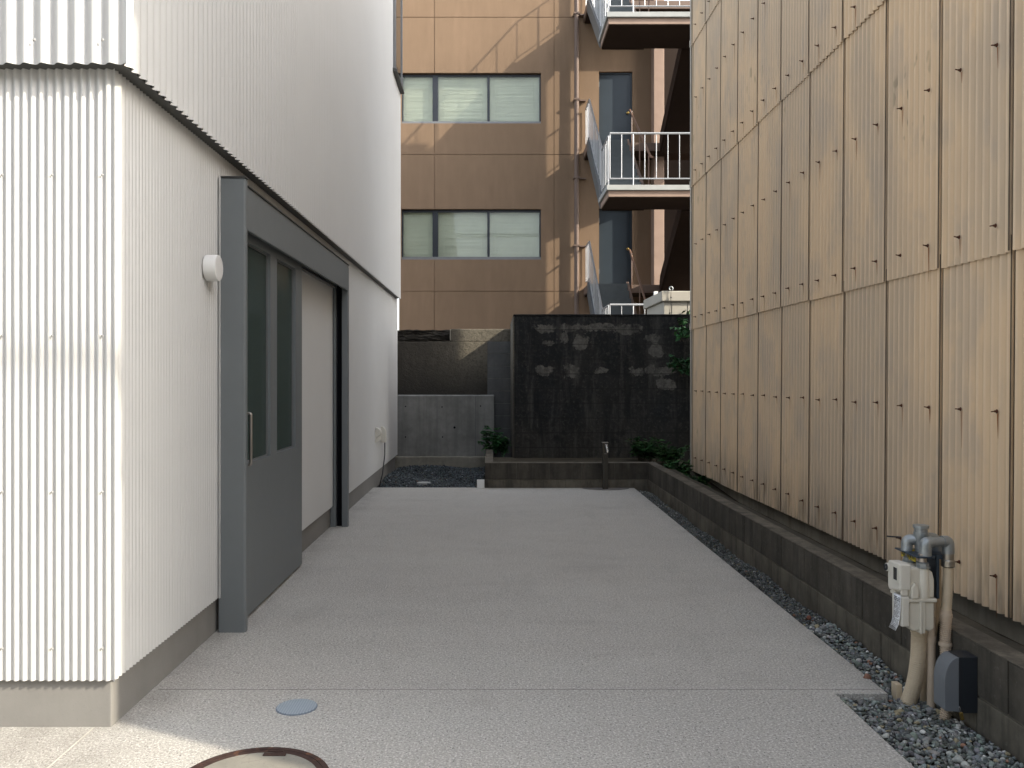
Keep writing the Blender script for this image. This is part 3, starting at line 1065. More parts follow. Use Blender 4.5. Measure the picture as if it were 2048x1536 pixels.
box(bm, -.094, KX0, KY + .006, 10.244, -.1, ZT - .006)
obj('mortar', bm, 'mortar', kw)
bm = B()
box(bm, KX0 - .0, KX1 + .003, -1, 10.253, ZT + .0005, ZT + .0055)
box(bm, -.1, KX0 - .0005, KY + .002, 10.253, ZT + .0005, ZT + .0055)
box(bm, -.1, .0, 10.2535, 12.6, ZT - .04, ZT + .0055)
obj('top_screed', bm, 'kerbtop', kw, bevel=.002)
bm = B()
nl = 60
lv = []
for k in range(nl + 1):
    y = -1 + 11.1 * k / nl
    e = 2.085 + random.uniform(-.008, .008)
    lv.append([bm.verts.new(p) for p in ((1.99, y, .288 + random.uniform(-.003, .003)), (e, y, .285 + random.uniform(-.004, .004)), (e + .01, y, .02))])
for k in range(nl):
    for q in (0, 1): bm.faces.new((lv[k][q], lv[k][q + 1], lv[k + 1][q + 1], lv[k + 1][q]))
obj('mortar_ledge', bm, 'ledge', kw)
bm = B(); box(bm, -.1, .0, 10.2535, 12.6, -.1, ZT - .0405)
obj('left_return', bm, 'kerb', kw)

# ------------------------------------------------------------------ right corrugated building
rb = root('corrugated_building', 'tall warehouse clad in weathered tan corrugated slate sheets, along the right', 'building', (4.5, 6, 0))
XR = 2.45
SW = .6226
YE = 10.22
zs = [.211 + 1.735 * k for k in range(6)]
zs[1] = 1.937; zs[2] = 3.680; zs[3] = 5.405; zs[4] = 7.14; zs[5] = 8.87
zs.append(9.6)
claddings = []
RTOP = lambda y: 5.7 + 3.95 * (y - 1.47) / 8.75  # out of view; top slopes for more sky light, high enough to shade the left wall
for c in range(6):
    bm = B()
    z0, z1 = zs[c], zs[c + 1] + .08
    k = -4
    while True:
        y0 = 3.921 + SW * k
        if y0 > YE - .05: break
        y1 = min(y0 + SW - .011, YE - .03)
        if RTOP(y1) < z0 + .05:
            k += 1; continue
        corr(bm, 'y', y0, y1, z0 + random.uniform(-.004, .004), z1, XR - .002 + random.uniform(-.0015, .0015), .0105, SW / 10, -1, y0 + SW * .03, 10, 1, .014, top=RTOP, lip=.007)
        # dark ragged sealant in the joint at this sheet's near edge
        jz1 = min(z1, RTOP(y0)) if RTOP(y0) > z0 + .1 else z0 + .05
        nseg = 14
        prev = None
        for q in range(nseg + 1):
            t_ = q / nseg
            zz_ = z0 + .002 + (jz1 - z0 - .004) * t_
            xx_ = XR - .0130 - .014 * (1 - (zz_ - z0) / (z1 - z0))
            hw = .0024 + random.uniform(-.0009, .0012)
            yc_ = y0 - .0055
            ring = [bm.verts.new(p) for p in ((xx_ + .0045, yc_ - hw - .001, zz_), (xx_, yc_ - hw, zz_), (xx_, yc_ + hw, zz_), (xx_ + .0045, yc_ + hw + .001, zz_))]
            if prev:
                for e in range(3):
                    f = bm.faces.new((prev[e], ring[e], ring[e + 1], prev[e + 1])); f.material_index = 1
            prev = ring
        k += 1
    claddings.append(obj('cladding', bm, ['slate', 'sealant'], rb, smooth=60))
bm = B()
prism(bm, [(1.47, .19), (YE - .03, .19), (YE - .03, 9.6), (1.47, 5.66)], 'x', XR + .03, 6.6)
obj('wall_core', bm, 'slatecore', rb)
bm = B(); box(bm, 2.52, 6.6, 1.47, YE - .03, -.1, .185)
obj('foundation', bm, 'found', rb)
bm = B(); prism(bm, [(1.3, 5.62), (YE + .15, 9.72), (YE + .15, 9.82), (1.3, 5.72)], 'x', XR - .08, 6.8)
obj('roof', bm, 'roof', rb)
bm = B()
for c in range(6):
    z0, z1 = zs[c] + .02, zs[c + 1] + .12
    prism(bm, [(XR - .030, YE - .028), (XR - .030, YE + .004), (XR + .09, YE + .004), (XR + .09, YE - .002), (XR - .022, YE - .002), (XR - .022, YE - .028)], 'z', z0, z1 - .10)
    tube(bm, [(XR - .026, YE - .012, z0 - .03), (XR - .026, YE - .012, z0 + .05)], .015, 10)
obj('corner_trim', bm, 'slatetrim', rb)
# rusty bolts
BR = [.389, 1.183, 2.07, 2.937, 3.814, 4.684, 5.55, 6.42]
blist = []
for z in BR:
    for k in range(-2, 11):
        for fr_ in (.16, .66):
            y = 3.921 + SW * (k - 1 + fr_ if True else 0) + SW
            if k == 10 and fr_ > .5: continue
            if y > YE - .05 or y < 3.3: continue
            ph = 3.921 + SW * k + SW * .03
            q = SW / 10
            y = ph + q * round((y - ph) / q)
            z_ = z + random.uniform(-.006, .006)
            blist.append((y, z_))
blist = [(y, z) for (y, z) in blist if abs((z - H) / y * F) < 800 and XR / y * F < 1075]
blist.sort()
def bolt_bm(bm, y, z, big=1.0):
    x = XR - .0105 - .004 - .008
    # slope of the sheet adds up to 14 mm near its foot
    for c in range(6):
        if zs[c] <= z < zs[c + 1]:
            x -= .014 * (1 - (z - zs[c]) / (zs[c + 1] + .08 - zs[c]))
    disc_stack(bm, (x + .002, y, z), (-1, 0, 0), [(0, .0105), (.002, .0105), (.005, .007), (.006, .0055), (.012, .0055)], 10)
    tilt = random.uniform(-.25, .25)
    tube(bm, [(x - .01, y, z), (x - .028, y - .004, z - .030 * tilt * .5)], .0032, 6)
    L = random.choice([0, .06, .09, .13, .2, .1]) * (1.0 if z < 2.5 else 1.1)
    if L:
        wd = random.uniform(.003, .006)
        xs = x + .0045
        zb_ = max(z - L, 0)
        f = quad(bm, (xs, y + wd, z - .01), (xs, y - wd, z - .01), (xs + .0012, y - .0008, z - L), (xs + .0012, y + .0008, z - L), 1)
rest = B()
for i, (y, z) in enumerate(blist):
    par = claddings[0]
    for c in range(6):
        if zs[c] <= z < zs[c + 1]: par = claddings[c]
    if i < 100:
        bm = B(); bolt_bm(bm, y, z)
        obj('bolt', bm, ['rust', 'rustst'], par)
    else:
        bolt_bm(rest, y, z)
o = obj('bolts', rest, ['rust', 'rustst'], rb); o['kind'] = 'stuff'

# ------------------------------------------------------------------ back walls
bm = B()
box(bm, X0, 4.2, Y0, 12.85, -.1, 2.183)
box(bm, X0, X0 + .25, 12.85, 13.49, -.1, 2.183)
bw = tag(obj('block_wall', bm, 'blackwall', bevel=.012), 'tall block wall blackened by mould with pale bare patches, behind the tap', 'wall')
bm = B()
box(bm, X0 - .012, 4.2, Y0 - .012, 12.85, 2.1835, 2.205)
box(bm, X0 - .012, X0 + .26, 12.85, 13.49, 2.1835, 2.205)
obj('coping', bm, 'blackwall', bw, bevel=.006)
bm = B(); box(bm, X0 - .018, X0 - .001, Y0 + .02, 12.93, .2, 2.18)
obj('end_render', bm, 'retain', bw)
# grey stained retaining wall under the brown building
rw = root('retaining_wall', 'rough stained concrete retaining wall below the brown building, dark rubble in its top', 'wall', (-1.5, 13.7, 0))
bm = B()
box(bm, -4.5, 2.5, 13.5, 13.9, -.1, 1.93)
box(bm, -.68, 2.5, 13.5, 13.9, 1.93, 2.135)
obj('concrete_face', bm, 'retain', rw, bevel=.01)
bm = B()
nxr, nzr = 70, 12
gv = []
for i in range(nxr + 1):
    col = []
    for k in range(nzr + 1):
        x = -4.5 + 3.80 * i / nxr; z = 1.93 + .19 * k / nzr
        lay = math.sin((z * 40 + 1.3 * math.sin(x * 3) + .6 * math.sin(x * 11))) * .014
        col.append(bm.verts.new((x, 13.5 + .03 + lay + random.uniform(-.016, .016), z + (random.uniform(-.012, .012) if k == nzr else 0))))
    gv.append(col)
for i in range(nxr):
    for k in range(nzr):
        bm.faces.new((gv[i][k], gv[i + 1][k], gv[i + 1][k + 1], gv[i][k + 1]))
obj('rubble_band', bm, 'rubble', rw)
bm = B(); box(bm, -4.5, -.685, 13.62, 13.9, 1.931, 2.12)
obj('rubble_backing', bm, 'rubble', rw)
bm = B(); box(bm, -.70, -.681, 13.485, 13.52, 1.95, 2.13)
obj('edge_strip', bm, 'footing', rw)
# low fair-faced wall
lw = root('low_concrete_wall', 'low bare concrete wall with tie holes above the dark gravel', 'wall', (-1.2, 12.85, 0))
bm = B()
prism(bm, [(12.76, .02), (12.76, 1.065), (12.775, 1.08), (12.93, 1.08), (12.93, .02)], 'x', -4.0, .02)
obj('wall_body', bm, 'lowwall', lw, bevel=.01)
bm = B(); box(bm, -4.0, -.02, 12.66, 12.758, -.1, .145)
obj('footing', bm, 'footing', lw, bevel=.015)
for (px, py, r) in ((811, 813, .011), (884, 814, .011), (961, 812, .011), (811, 874, .011), (885, 874, .011), (962, 865, .011), (909, 855, .018)):
    x = (px - 986) / F * 12.76; z = H - (py - 756) / F * 12.76
    bm = B(); disc_stack(bm, (x, 12.7605, z), (0, -1, 0), [(0, r), (.001, r)], 12)
    obj('tie_hole', bm, 'black', lw)
for px in (874, 951):
    x = (px - 986) / F * 12.76
    bm = B(); box(bm, x - .003, x + .003, 12.7585, 12.7605, .15, 1.06)
    obj('panel_joint', bm, 'pillar', lw)
# block pillar
bm = B()
zz = .1
pb = root('block_pillar', 'narrow stack of grey concrete blocks between the bare concrete and the black wall', 'wall', (.11, 13.0, 0))
top = H + 73 / F * 12.95
z1 = top
while z1 > 0:
    z0 = max(z1 - .193 + .005, 0)
    box(bm, -.088, .285, 12.95 + random.uniform(-.003, .003), 13.15, z0, z1)
    z1 -= .193
obj('blocks', bm, 'pillar', pb, bevel=.004)
bm = B(); box(bm, -.084, .281, 12.956, 13.145, 0, top - .004)
obj('mortar', bm, 'lowwall', pb)

# ------------------------------------------------------------------ brown building
YW = 19.5
def fx(px, Y=YW): return (px - 986) / F * Y
def fz(py, Y=YW): return H - (py - 756) / F * Y
bb = root('brown_building', 'brown rendered office block with an outside stair, standing behind the walls', 'building', (1.0, 20, 0))
FX0, FX1, FZ0, FZ1 = -2.2, 3.72, -.1, 14.2
wins = []
for dz in (-3.19, 0, 3.19, 6.38):
    wins.append((-2.15, fx(1082), 4.115 + dz, 5.30 + dz))
doors = []
DL = [3.44 - 3.2, 3.44, 6.64, 9.84]
for d in DL: doors.append((fx(1198), fx(1265), d + .001, d + 1.88))
holes = [(a, b, c, d, .16) for a, b, c, d in wins] + [(a, b, c, d, .12) for a, b, c, d in doors]
gw = .016
gro = [(FX0, FX1, z - gw / 2, z + gw / 2, .014) for z in (.20, 3.37, 6.575, 9.79, 12.98)]
gro += [(x - gw / 2, x + gw / 2, FZ0, FZ1, .0145) for x in (-1.37, 1.43)]
def facade(bm, x0, x1, z0, z1, Y, holes, gro):
    xs = sorted({x0, x1} | {h[0] for h in holes + gro} | {h[1] for h in holes + gro})
    zs_ = sorted({z0, z1} | {h[2] for h in holes + gro} | {h[3] for h in holes + gro})
    xs = [x for x in xs if x0 <= x <= x1]; zs_ = [z for z in zs_ if z0 <= z <= z1]
    def depth(i, k):
        if i < 0 or k < 0 or i >= len(xs) - 1 or k >= len(zs_) - 1: return .3
        cx, cz = (xs[i] + xs[i + 1]) / 2, (zs_[k] + zs_[k + 1]) / 2
        for h in holes:
            if h[0] < cx < h[1] and h[2] < cz < h[3]: return h[4]
        for h in gro:
            if h[0] < cx < h[1] and h[2] < cz < h[3]: return h[4]
        return 0
    for i in range(len(xs) - 1):
        for k in range(len(zs_) - 1):
            d = depth(i, k)
            a, b, c, e = xs[i], xs[i + 1], zs_[k], zs_[k + 1]
            if d < .1:
                quad(bm, (a, Y + d, c), (b, Y + d, c), (b, Y + d, e), (a, Y + d, e))
            d2 = depth(i + 1, k)
            if abs(d2 - d) > 1e-6: quad(bm, (b, Y + min(d, d2), c), (b, Y + max(d, d2), c), (b, Y + max(d, d2), e), (b, Y + min(d, d2), e))
            d2 = depth(i, k + 1)
            if abs(d2 - d) > 1e-6: quad(bm, (a, Y + min(d, d2), e), (b, Y + min(d, d2), e), (b, Y + max(d, d2), e), (a, Y + max(d, d2), e))
            if i == 0: quad(bm, (a, Y, c), (a, Y, e), (a, Y + .5, e), (a, Y + .5, c))
    return bm
bm = facade(B(), FX0, FX1, FZ0, FZ1, YW, holes, gro)
# the rest of the block
quad(bm, (FX0, YW + .5, FZ0), (FX0, YW + .5, FZ1), (FX0, YW + 8, FZ1), (FX0, YW + 8, FZ0))
quad(bm, (FX0, YW + 8, FZ0), (FX0, YW + 8, FZ1), (3.9, YW + 8, FZ1), (3.9, YW + 8, FZ0))
quad(bm, (3.9, YW + .3, FZ0), (3.9, YW + .3, FZ1), (3.9, YW + 8, FZ1), (3.9, YW + 8, FZ0))
obj('wall', bm, 'brown', bb)
bm = B(); box(bm, FX0 - .05, 3.95, YW - .05, YW + 8, FZ1, FZ1 + .2)
obj('roof', bm, 'brownpipe', bb)
bm = B(); box(bm, FX0 + .02, 3.7, YW + .9, YW + 1.0, 0, FZ1)
obj('inner_partition', bm, 'dark', bb)
# windows
def win(x0, x1, z0, z1):
    yb = YW + .10
    bm = B()
    t_ = .045
    box(bm, x0, x1, yb, yb + .05, z1 - t_ * 1.3, z1)
    box(bm, x0, x1, yb, yb + .05, z0, z0 + t_ * .8)
    divs = [x0, fx(870), fx(977), x1]
    wd = [.03, .065, .028, .03]
    for d, q in zip(divs, wd):
        a, b = (d - q, d + q)
        a = max(a, x0); b = min(b, x1)
        box(bm, a, b, yb - .006, yb + .05, z0 + t_ * .8, z1 - t_ * 1.3)
    w_ = obj('window', bm, 'winframe', bb, bevel=.004)
    bm = B(); box(bm, x0, x1, yb - .035, yb - .002, z0, z0 + .035)
    box(bm, x0, x1, yb - .012, yb - .003, z0 + .036, z0 + .075)
    obj('sill', bm, 'winsill', w_, bevel=.003)
    for i in range(3):
        a = divs[i] + wd[i] + .0; b = divs[i + 1] - wd[i + 1]
        bm = B(); box(bm, a, b, yb + .022, yb + .028, z0 + .04, z1 - .06)
        obj('glass_pane', bm, 'glass', w_)
        bm = B()
        zt_ = z1 - .065
        n = int((zt_ - z0 - .09) / .031)
        sag = [(random.uniform(a, a + (b - a) * .35), random.uniform(.2, .9), random.uniform(.015, .05)) for _ in range(3)]
        for k in range(n):
            zc = zt_ - .016 - k * .031
            steps = 10
            prev = None
            til = random.uniform(.006, .014)
            if random.random() < .06: til = .0155
            for s_ in range(steps + 1):
                x = a + .01 + (b - a - .02) * s_ / steps
                dz = 0
                for (sx, sf, sa) in sag:
                    if abs(k / n - sf) < .10 and i != 2:
                        dz -= sa * .5 * math.exp(-((x - sx) / .12) ** 2) * (1 - abs(k / n - sf) / .1)
                dz += .002 * math.sin(x * 4 + k * .7)
                p0 = bm.verts.new((x, yb + .105 - .006, zc - .0135 + dz)); p1 = bm.verts.new((x, yb + .105 + til, zc + .0165 + dz))
                if prev: bm.faces.new((prev[0], p0, p1, prev[1]))
                prev = (p0, p1)
        for cx in (.12, .88):
            x = a + (b - a) * cx
            box(bm, x - .003, x + .003, yb + .085, yb + .088, z0 + .06, zt_)
        box(bm, a + .01, b - .01, yb + .075, yb + .115, zt_ - .005, zt_ + .03)
        obj('blind', bm, 'blind', w_)
    bm = B(); quad(bm, (x0, yb + .14, z0), (x1, yb + .14, z0), (x1, yb + .14, z1), (x0, yb + .14, z1))
    obj('room_shade', bm, 'blind', w_)
for a, b, c, d in wins[1:]: win(a, b, c, d)
# doors
for (a, b, c, d) in doors[1:]:
    bm = B(); box(bm, a, b, YW + .10, YW + .14, c, d)
    dr = obj('door', bm, 'door', bb, bevel=.004)
    bm = B(); box(bm, b - .035, b, YW + .07, YW + .10, c, d); box(bm, a, b - .035, YW + .07, YW + .10, d - .04, d)
    obj('door_frame', bm, 'door', dr)
    bm = B(); disc_stack(bm, (b - .10, YW + .10, c + .93), (0, -1, 0), [(0, .02), (.02, .018), (.035, .032), (.06, .032), (.07, .015)], 14)
    obj('knob', bm, 'brass', dr, smooth=40)
    for hz in (.35, 1.55):
        bm = B(); tube(bm, [(a + .006, YW + .09, c + hz), (a + .006, YW + .09, c + hz + .12)], .009, 8)
        obj('hinge', bm, 'galv', dr)
# pillar at the door side
bm = B(); box(bm, 3.705, 3.945, YW - .32, YW + .3, -.1, FZ1)
obj('pillar', bm, 'pink', bb, bevel=.01)
# dark stair core right of the pillar
bm = B()
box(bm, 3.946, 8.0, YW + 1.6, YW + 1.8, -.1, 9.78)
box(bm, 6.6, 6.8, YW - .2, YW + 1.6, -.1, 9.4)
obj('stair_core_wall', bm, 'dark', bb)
bm = B(); box(bm, 4.86, 5.02, 14.9, 17.75, -.1, 11.2)  # unseen wall, added and sized to shade the lower left facade
obj('added_shade_wall', bm, 'brown', bb)
# stairs
SX0, SX1 = 2.12, 3.05
LY0, LY1 = 15.4, 16.56
DY0 = 18.75
LLV = [1.73, 4.91, 8.11, 11.31]
def landing(x0, x1, y0, y1, z, parent=bb):
    bm = B(); box(bm, x0 - .02, x1, y0 - .02, y1, z - .095, z)
    l_ = obj('landing', bm, 'slabgrey', parent, bevel=.006)
    bm = B(); box(bm, x0 + .02, x1 - .02, y0 + .03, y1, z - .21, z - .096)
    obj('slab_edge', bm, 'pink', l_, bevel=.006)
    bm = B(); box(bm, x0 + .04, x1 - .04, y0 + .05, y1 - .01, z - .222, z - .211)
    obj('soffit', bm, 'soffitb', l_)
def flight(x0, x1, ya, za, yb_, zb_, n=9):
    """steps from (ya,za) up to (yb_,zb_)"""
    bm = B()
    dy, dz = (yb_ - ya) / n, (zb_ - za) / n
    for k in range(n):
        y0_, y1_ = ya + dy * k, ya + dy * (k + 1)
        box(bm, x0 + .06, x1 - .06, min(y0_, y1_), max(y0_, y1_), za + dz * k - .02, za + dz * (k + 1) - .002 * (k == n - 1))
    f_ = obj('stair_flight', bm, 'step', bb)
    bm = B()
    prism(bm, [(ya, za - .24), (ya, za - .022), (yb_, zb_ - dz - .022), (yb_, zb_ - .25)], 'x', x0 + .05, x1 - .05)
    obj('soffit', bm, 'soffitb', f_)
    for xx in (x0, x1 - .055):
        bm = B()
        prism(bm, [(ya, za - .20), (ya, za + .06), (ya + dy * .3, za + dz * .3 + .16), (yb_ - dy * .2, zb_ + .06), (yb_, zb_ + .04), (yb_, zb_ - .25)], 'x', xx, xx + .055)
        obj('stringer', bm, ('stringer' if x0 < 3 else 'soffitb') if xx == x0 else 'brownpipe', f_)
    return f_
balu = None
def railing(pts, name='railing', spacing=.21, hgt=.97, low=.13, bal=True, mat='rail'):
    """pts: base points of the railing line"""
    pts = [Vector(p) for p in pts]
    up = Vector((0, 0, hgt)); lo_ = Vector((0, 0, low))
    bm = B()
    tube(bm, [p + up for p in pts], .021, 8)
    if low: tube(bm, [p + lo_ for p in pts], .013, 6)
    r_ = obj(name, bm, mat, bb, smooth=50)
    if not bal: return r_
    cnt = 0
    for a, b in zip(pts[:-1], pts[1:]):
        L = (Vector((b.x, b.y)) - Vector((a.x, a.y))).length
        n = max(1, int(round(L / spacing)))
        for k in range(n + (1 if b == pts[-1] else 0)):
            p = a.lerp(b, k / n)
            post = (cnt % 5 == 0)
            bm = B()
            tube(bm, [p + (Vector((0, 0, 0)) if post else lo_), p + up], .014 if post else .0085, 6)
            obj('baluster', bm, mat, r_)
            cnt += 1
    return r_
for i, L in enumerate(LLV):
    landing(SX0, 4.8, LY0, LY1, L)
for i, D in enumerate(DL):
    if i:
        bm = B(); box(bm, SX0, 4.8, DY0, YW - .002, D - .18, D)
        d_ = obj('door_landing', bm, 'brownpipe', bb, bevel=.006)
        bm = B(); box(bm, SX0 + .03, 4.78, DY0 + .03, YW - .004, D - .20, D - .181)
        obj('soffit', bm, 'soffitb', d_)
# flights: A from front landing up to the next door level (left); B from door level up to the front landing (right)
for i in (0, 1, 2):
    flight(SX0, SX1, LY1, LLV[i], DY0, DL[i + 1])
for i in (1, 2):
    flight(3.75, 4.8, DY0, DL[i], LY1, LLV[i])
rx = SX0 + .05
for i in (0, 1, 2):
    L, D = LLV[i], DL[i + 1]
    railing([(4.75, LY0 + .05, L), (rx, LY0 + .05, L)])
    railing([(rx, LY0 + .25, L), (rx, LY1, L), (rx, DY0, D), (rx, YW - .05, D)])
    # inner brown handrail
    bm = B()
    tube(bm, bend([(3.12, DY0 + .25, D + .82), (3.12, LY1 - .1, L + .80), (3.12, LY1 - .25, L + .76)], .08), .024, 8)
    h_ = obj('handrail', bm, 'handrail', bb, smooth=60)
    for t_ in (.05, .5, .95):
        p = Vector((3.12, DY0 + .1, D)).lerp(Vector((3.12, LY1, L)), t_)
        bm = B(); tube(bm, [p, p + Vector((0, 0, .80))], .014, 6)
        obj('baluster', bm, 'handrail', h_)
railing([(4.75, LY0 + .05, LLV[3]), (rx, LY0 + .05, LLV[3])])
# downpipe
px_ = 1.945
bm = B()
tube(bm, [(px_, YW - .12, .5), (px_, YW - .12, 13.8)], .055, 12)
dp = obj('downpipe', bm, 'brownpipe', bb, smooth=50)
for z in (2.2, 4.40, 7.98 - 2.0, 7.80, 9.8, 11.5):
    bm = B(); box(bm, px_ - .07, px_ + .07, YW - .185, YW - .0, z, z + .04)
    box(bm, px_ + .07, px_ + .22, YW - .10, YW - .0, z, z + .03)
    obj('bracket', bm, 'brownpipe', dp)

# beige shed behind the black wall
sh = root('steel_shed', 'small beige steel storage shed standing behind the black wall by the stairs', 'shed', (3.3, 13.7, 0))
SXA, SY = 2.63, 13.0
bm = B(); box(bm, SXA + .05, 4.6, SY + .05, 14.5, .3, 2.54)
obj('body', bm, 'shed', sh, bevel=.006)
bm = B()
box(bm, SXA, 4.7, SY, 14.56, 2.54, 2.70)
obj('lid', bm, 'shed', sh, bevel=.012)
bm = B()
for x in (2.80, 3.05, 3.3): box(bm, x, x + .006, SY + .046, SY + .052, .4, 2.53)
obj('panel_seam', bm, 'case', sh)
bm = B(); box(bm, 2.64, 2.70, 13.62, 13.70, 2.70, 2.76)
obj('bracket', bm, 'wplastic', sh)
hk = root('hook_cord', 'dark cord hanging from a pale ring on the front of the beige shed', 'cord', (2.775, 12.98, 2.6))
bm = B(); pts = [(2.775 + .028 * math.cos(a), 12.97, 2.735 + .03 * math.sin(a)) for a in [R(-60 + 300 * k / 14) for k in range(15)]]
tube(bm, pts, .008, 8); obj('ring', bm, 'galv', hk)
bm = B(); tube(bm, [(2.775, 12.975, 2.70), (2.77, 12.975, 2.55), (2.755, 12.98, 2.40), (2.75, 12.98, 2.25)], .004, 6)
box(bm, 2.763, 2.783, 12.965, 12.985, 2.585, 2.605); box(bm, 2.745, 2.765, 12.965, 12.985, 2.34, 2.36)
obj('cord', bm, 'rubber', hk)

# ------------------------------------------------------------------ plants
def leaf_bm(bm, p, d, nrm, L, W, tones, tone):
    d = d.normalized(); s = d.cross(nrm)
    if s.length < 1e-3: s = Vector((1, 0, 0))
    s.normalize()
    up = s.cross(d)
    a = p; b = p + d * L * .45 + s * W + up * W * .2; c = p + d * L - up * L * .15; e = p + d * L * .45 - s * W + up * W * .2
    f = bm.faces.new([bm.verts.new(q) for q in (a, b, c, e)])
    tones.append((f, tone))
def plant(name, label, cat, base, stems, hgt, spread, leafL, leafW, nleaf, tone=(.035, .10, .03), droop=.3, drop=False, group=None, fern=True):
    t = root(name, label, cat, base, group)
    bm = B(); st = B(); tones = []
    for _ in range(stems):
        a = random.uniform(0, 2 * math.pi); r = spread * math.sqrt(random.random())
        p = Vector(base) + Vector((random.uniform(-1, 1) * spread * .45, random.uniform(-1, 1) * spread * .45, 0))
        tip = p + Vector((math.cos(a) * r, math.sin(a) * r, (-1 if drop else 1) * hgt * random.uniform(.45, 1.0)))
        mid = p.lerp(tip, .5) + Vector((0, 0, hgt * .15))
        pts = [(1 - q) ** 2 * p + 2 * q * (1 - q) * mid + q * q * tip for q in [k / 7 for k in range(8)]]
        tube(st, pts, [.004 * (1 - .7 * k / 7) for k in range(8)], 5)
        for k in range(nleaf):
            q = random.uniform(.2, 1)
            P = (1 - q) ** 2 * p + 2 * q * (1 - q) * mid + q * q * tip
            side = Vector((random.uniform(-1, 1), random.uniform(-1, 1), random.uniform(-.3, .6)))
            tn = random.uniform(.45, 1.7)
            c = (tone[0] * tn * random.uniform(.8, 1.5), tone[1] * tn, tone[2] * tn)
            if fern:
                nn = 5
                L = leafL * 2.2 * (1.1 - q * .6)
                dd = side.normalized()
                for h in range(nn):
                    pp = P + dd * L * h / nn + Vector((0, 0, -droop * L * (h / nn) ** 2))
                    for sg in (-1, 1):
                        pr = (dd.cross(Vector((0, 0, 1))) * sg + dd * .5)
                        leaf_bm(bm, pp, pr, Vector((0, 0, 1)), leafL * (1 - .5 * h / nn), leafW * .6, tones, c)
            else:
                side.z -= droop
                nr = Vector((random.uniform(-1, 1), random.uniform(-1, 1), 1.2))
                leaf_bm(bm, P, side, nr, leafL * random.uniform(.6, 1.2), leafW * random.uniform(.7, 1.2), tones, c)
    lay = bm.loops.layers.float_color.new("tone")
    for f, c in tones:
        for l in f.loops: l[lay] = (*c, 1)
    obj('foliage', bm, 'leaf', t)
    obj('stem', st, 'stem', t)
    return t
plant('leafy_weed', 'bushy green weed growing at the corner beside the bare concrete wall', 'plant', (.10, 12.1, .22), 16, .40, .22, .055, .03, 14, (.05, .17, .055))
for i, (x, y, z, n, h, sp, lb) in enumerate(((2.02, 10.9, .25, 26, .34, .26, 'tall dark weeds behind the back kerb near its right corner'),
        (2.22, 10.45, .25, 22, .27, .24, 'ferny weeds in the right back corner before the black wall'),
        (2.15, 9.75, .17, 20, .20, .17, 'green ferns between the kerb and the tan building at its far end'),
        (2.25, 9.25, .13, 16, .13, .13, 'nearest low fern clump behind the long kerb'))):
    plant('fern', lb, 'plant', (x, y, z), n, h, sp, .05, .022, 10, (.032, .10, .03), .2, group='ferns along the right kerb')
plant('hanging_leaves', 'cluster of broad green leaves high at the rear corner of the tan building', 'plant', (2.60, 10.95, 1.82), 18, .34, .28, .085, .035, 12, (.05, .17, .055), .5, fern=False)
plant('hanging_leaves', 'lower dark green leaf clump beside the rear corner of the tan building', 'plant', (2.58, 10.95, 1.36), 22, .36, .28, .08, .035, 13, (.025, .085, .03), .5, fern=False)
plant('hanging_leaves', 'sprig of leaves poking over the black wall before the beige shed', 'plant', (3.10, 12.9, 2.22), 6, .28, .16, .10, .022, 6, (.05, .10, .04), .9, fern=False)
# moss and tiny tufts on the soil strip
for i in range(14):
    y = 3.2 + i * .42 + random.uniform(-.1, .1)
    plant('moss_tuft', 'tiny dry weed tuft on the soil strip behind the long kerb', 'plant', (2.2 + random.uniform(-.1, .25), y, .07), 4, .05, .06, .02, .006, 4, (.05, .06, .03), .2, group='dry tufts on the soil strip', fern=False)

# ------------------------------------------------------------------ gas meter
gm = root('gas_meter', 'cream gas meter with paper tag, hanging from grey pipes before the kerb wall', 'gas meter', (1.77, 3.5, .29))
MX0, MX1, MY0, MY1 = 1.689, 1.808, 3.400, 3.545
def rbox(bm, x0, x1, y0, y1, z0, z1, r):
    """box with rounded bottom corners seen along y"""
    pts = [(x0, z1), (x1, z1)]
    for k in range(7):
        a = math.pi / 2 * k / 6
        pts.append((x1 - r + r * math.cos(a), z0 + r - r * math.sin(a)))
    for k in range(7):
        a = math.pi / 2 * k / 6
        pts.append((x0 + r - r * math.sin(a), z0 + r - r * math.cos(a)))
    prism(bm, pts, 'y', y0, y1)
# lower diaphragm housing: two half shells joined by a flange
bm = B()
rbox(bm, MX0 + .012, MX0 + .060, MY0, MY1, .305, .425, .021)
rbox(bm, MX0 + .070, MX1 - .004, MY0, MY1, .305, .425, .021)
box(bm, MX0 + .030, MX1 - .020, MY0 + .012, MY1 - .01, .318, .425)
hs_ = obj('housing', bm, 'meter', gm, bevel=.008)
bm = B()
rbox(bm, MX0 + .052, MX0 + .062, MY0 - .008, MY1 + .008, .296, .43, .0049)
rbox(bm, MX0 + .0635, MX0 + .074, MY0 - .006, MY1 + .006, .298, .43, .0049)
obj('seam_flange', bm, 'meter', hs_, bevel=.003)
bm = B(); box(bm, MX0 + .004, MX1 + .003, MY0 - .008, MY1 + .006, .425, .440)
obj('flange', bm, 'meter', gm, bevel=.004)
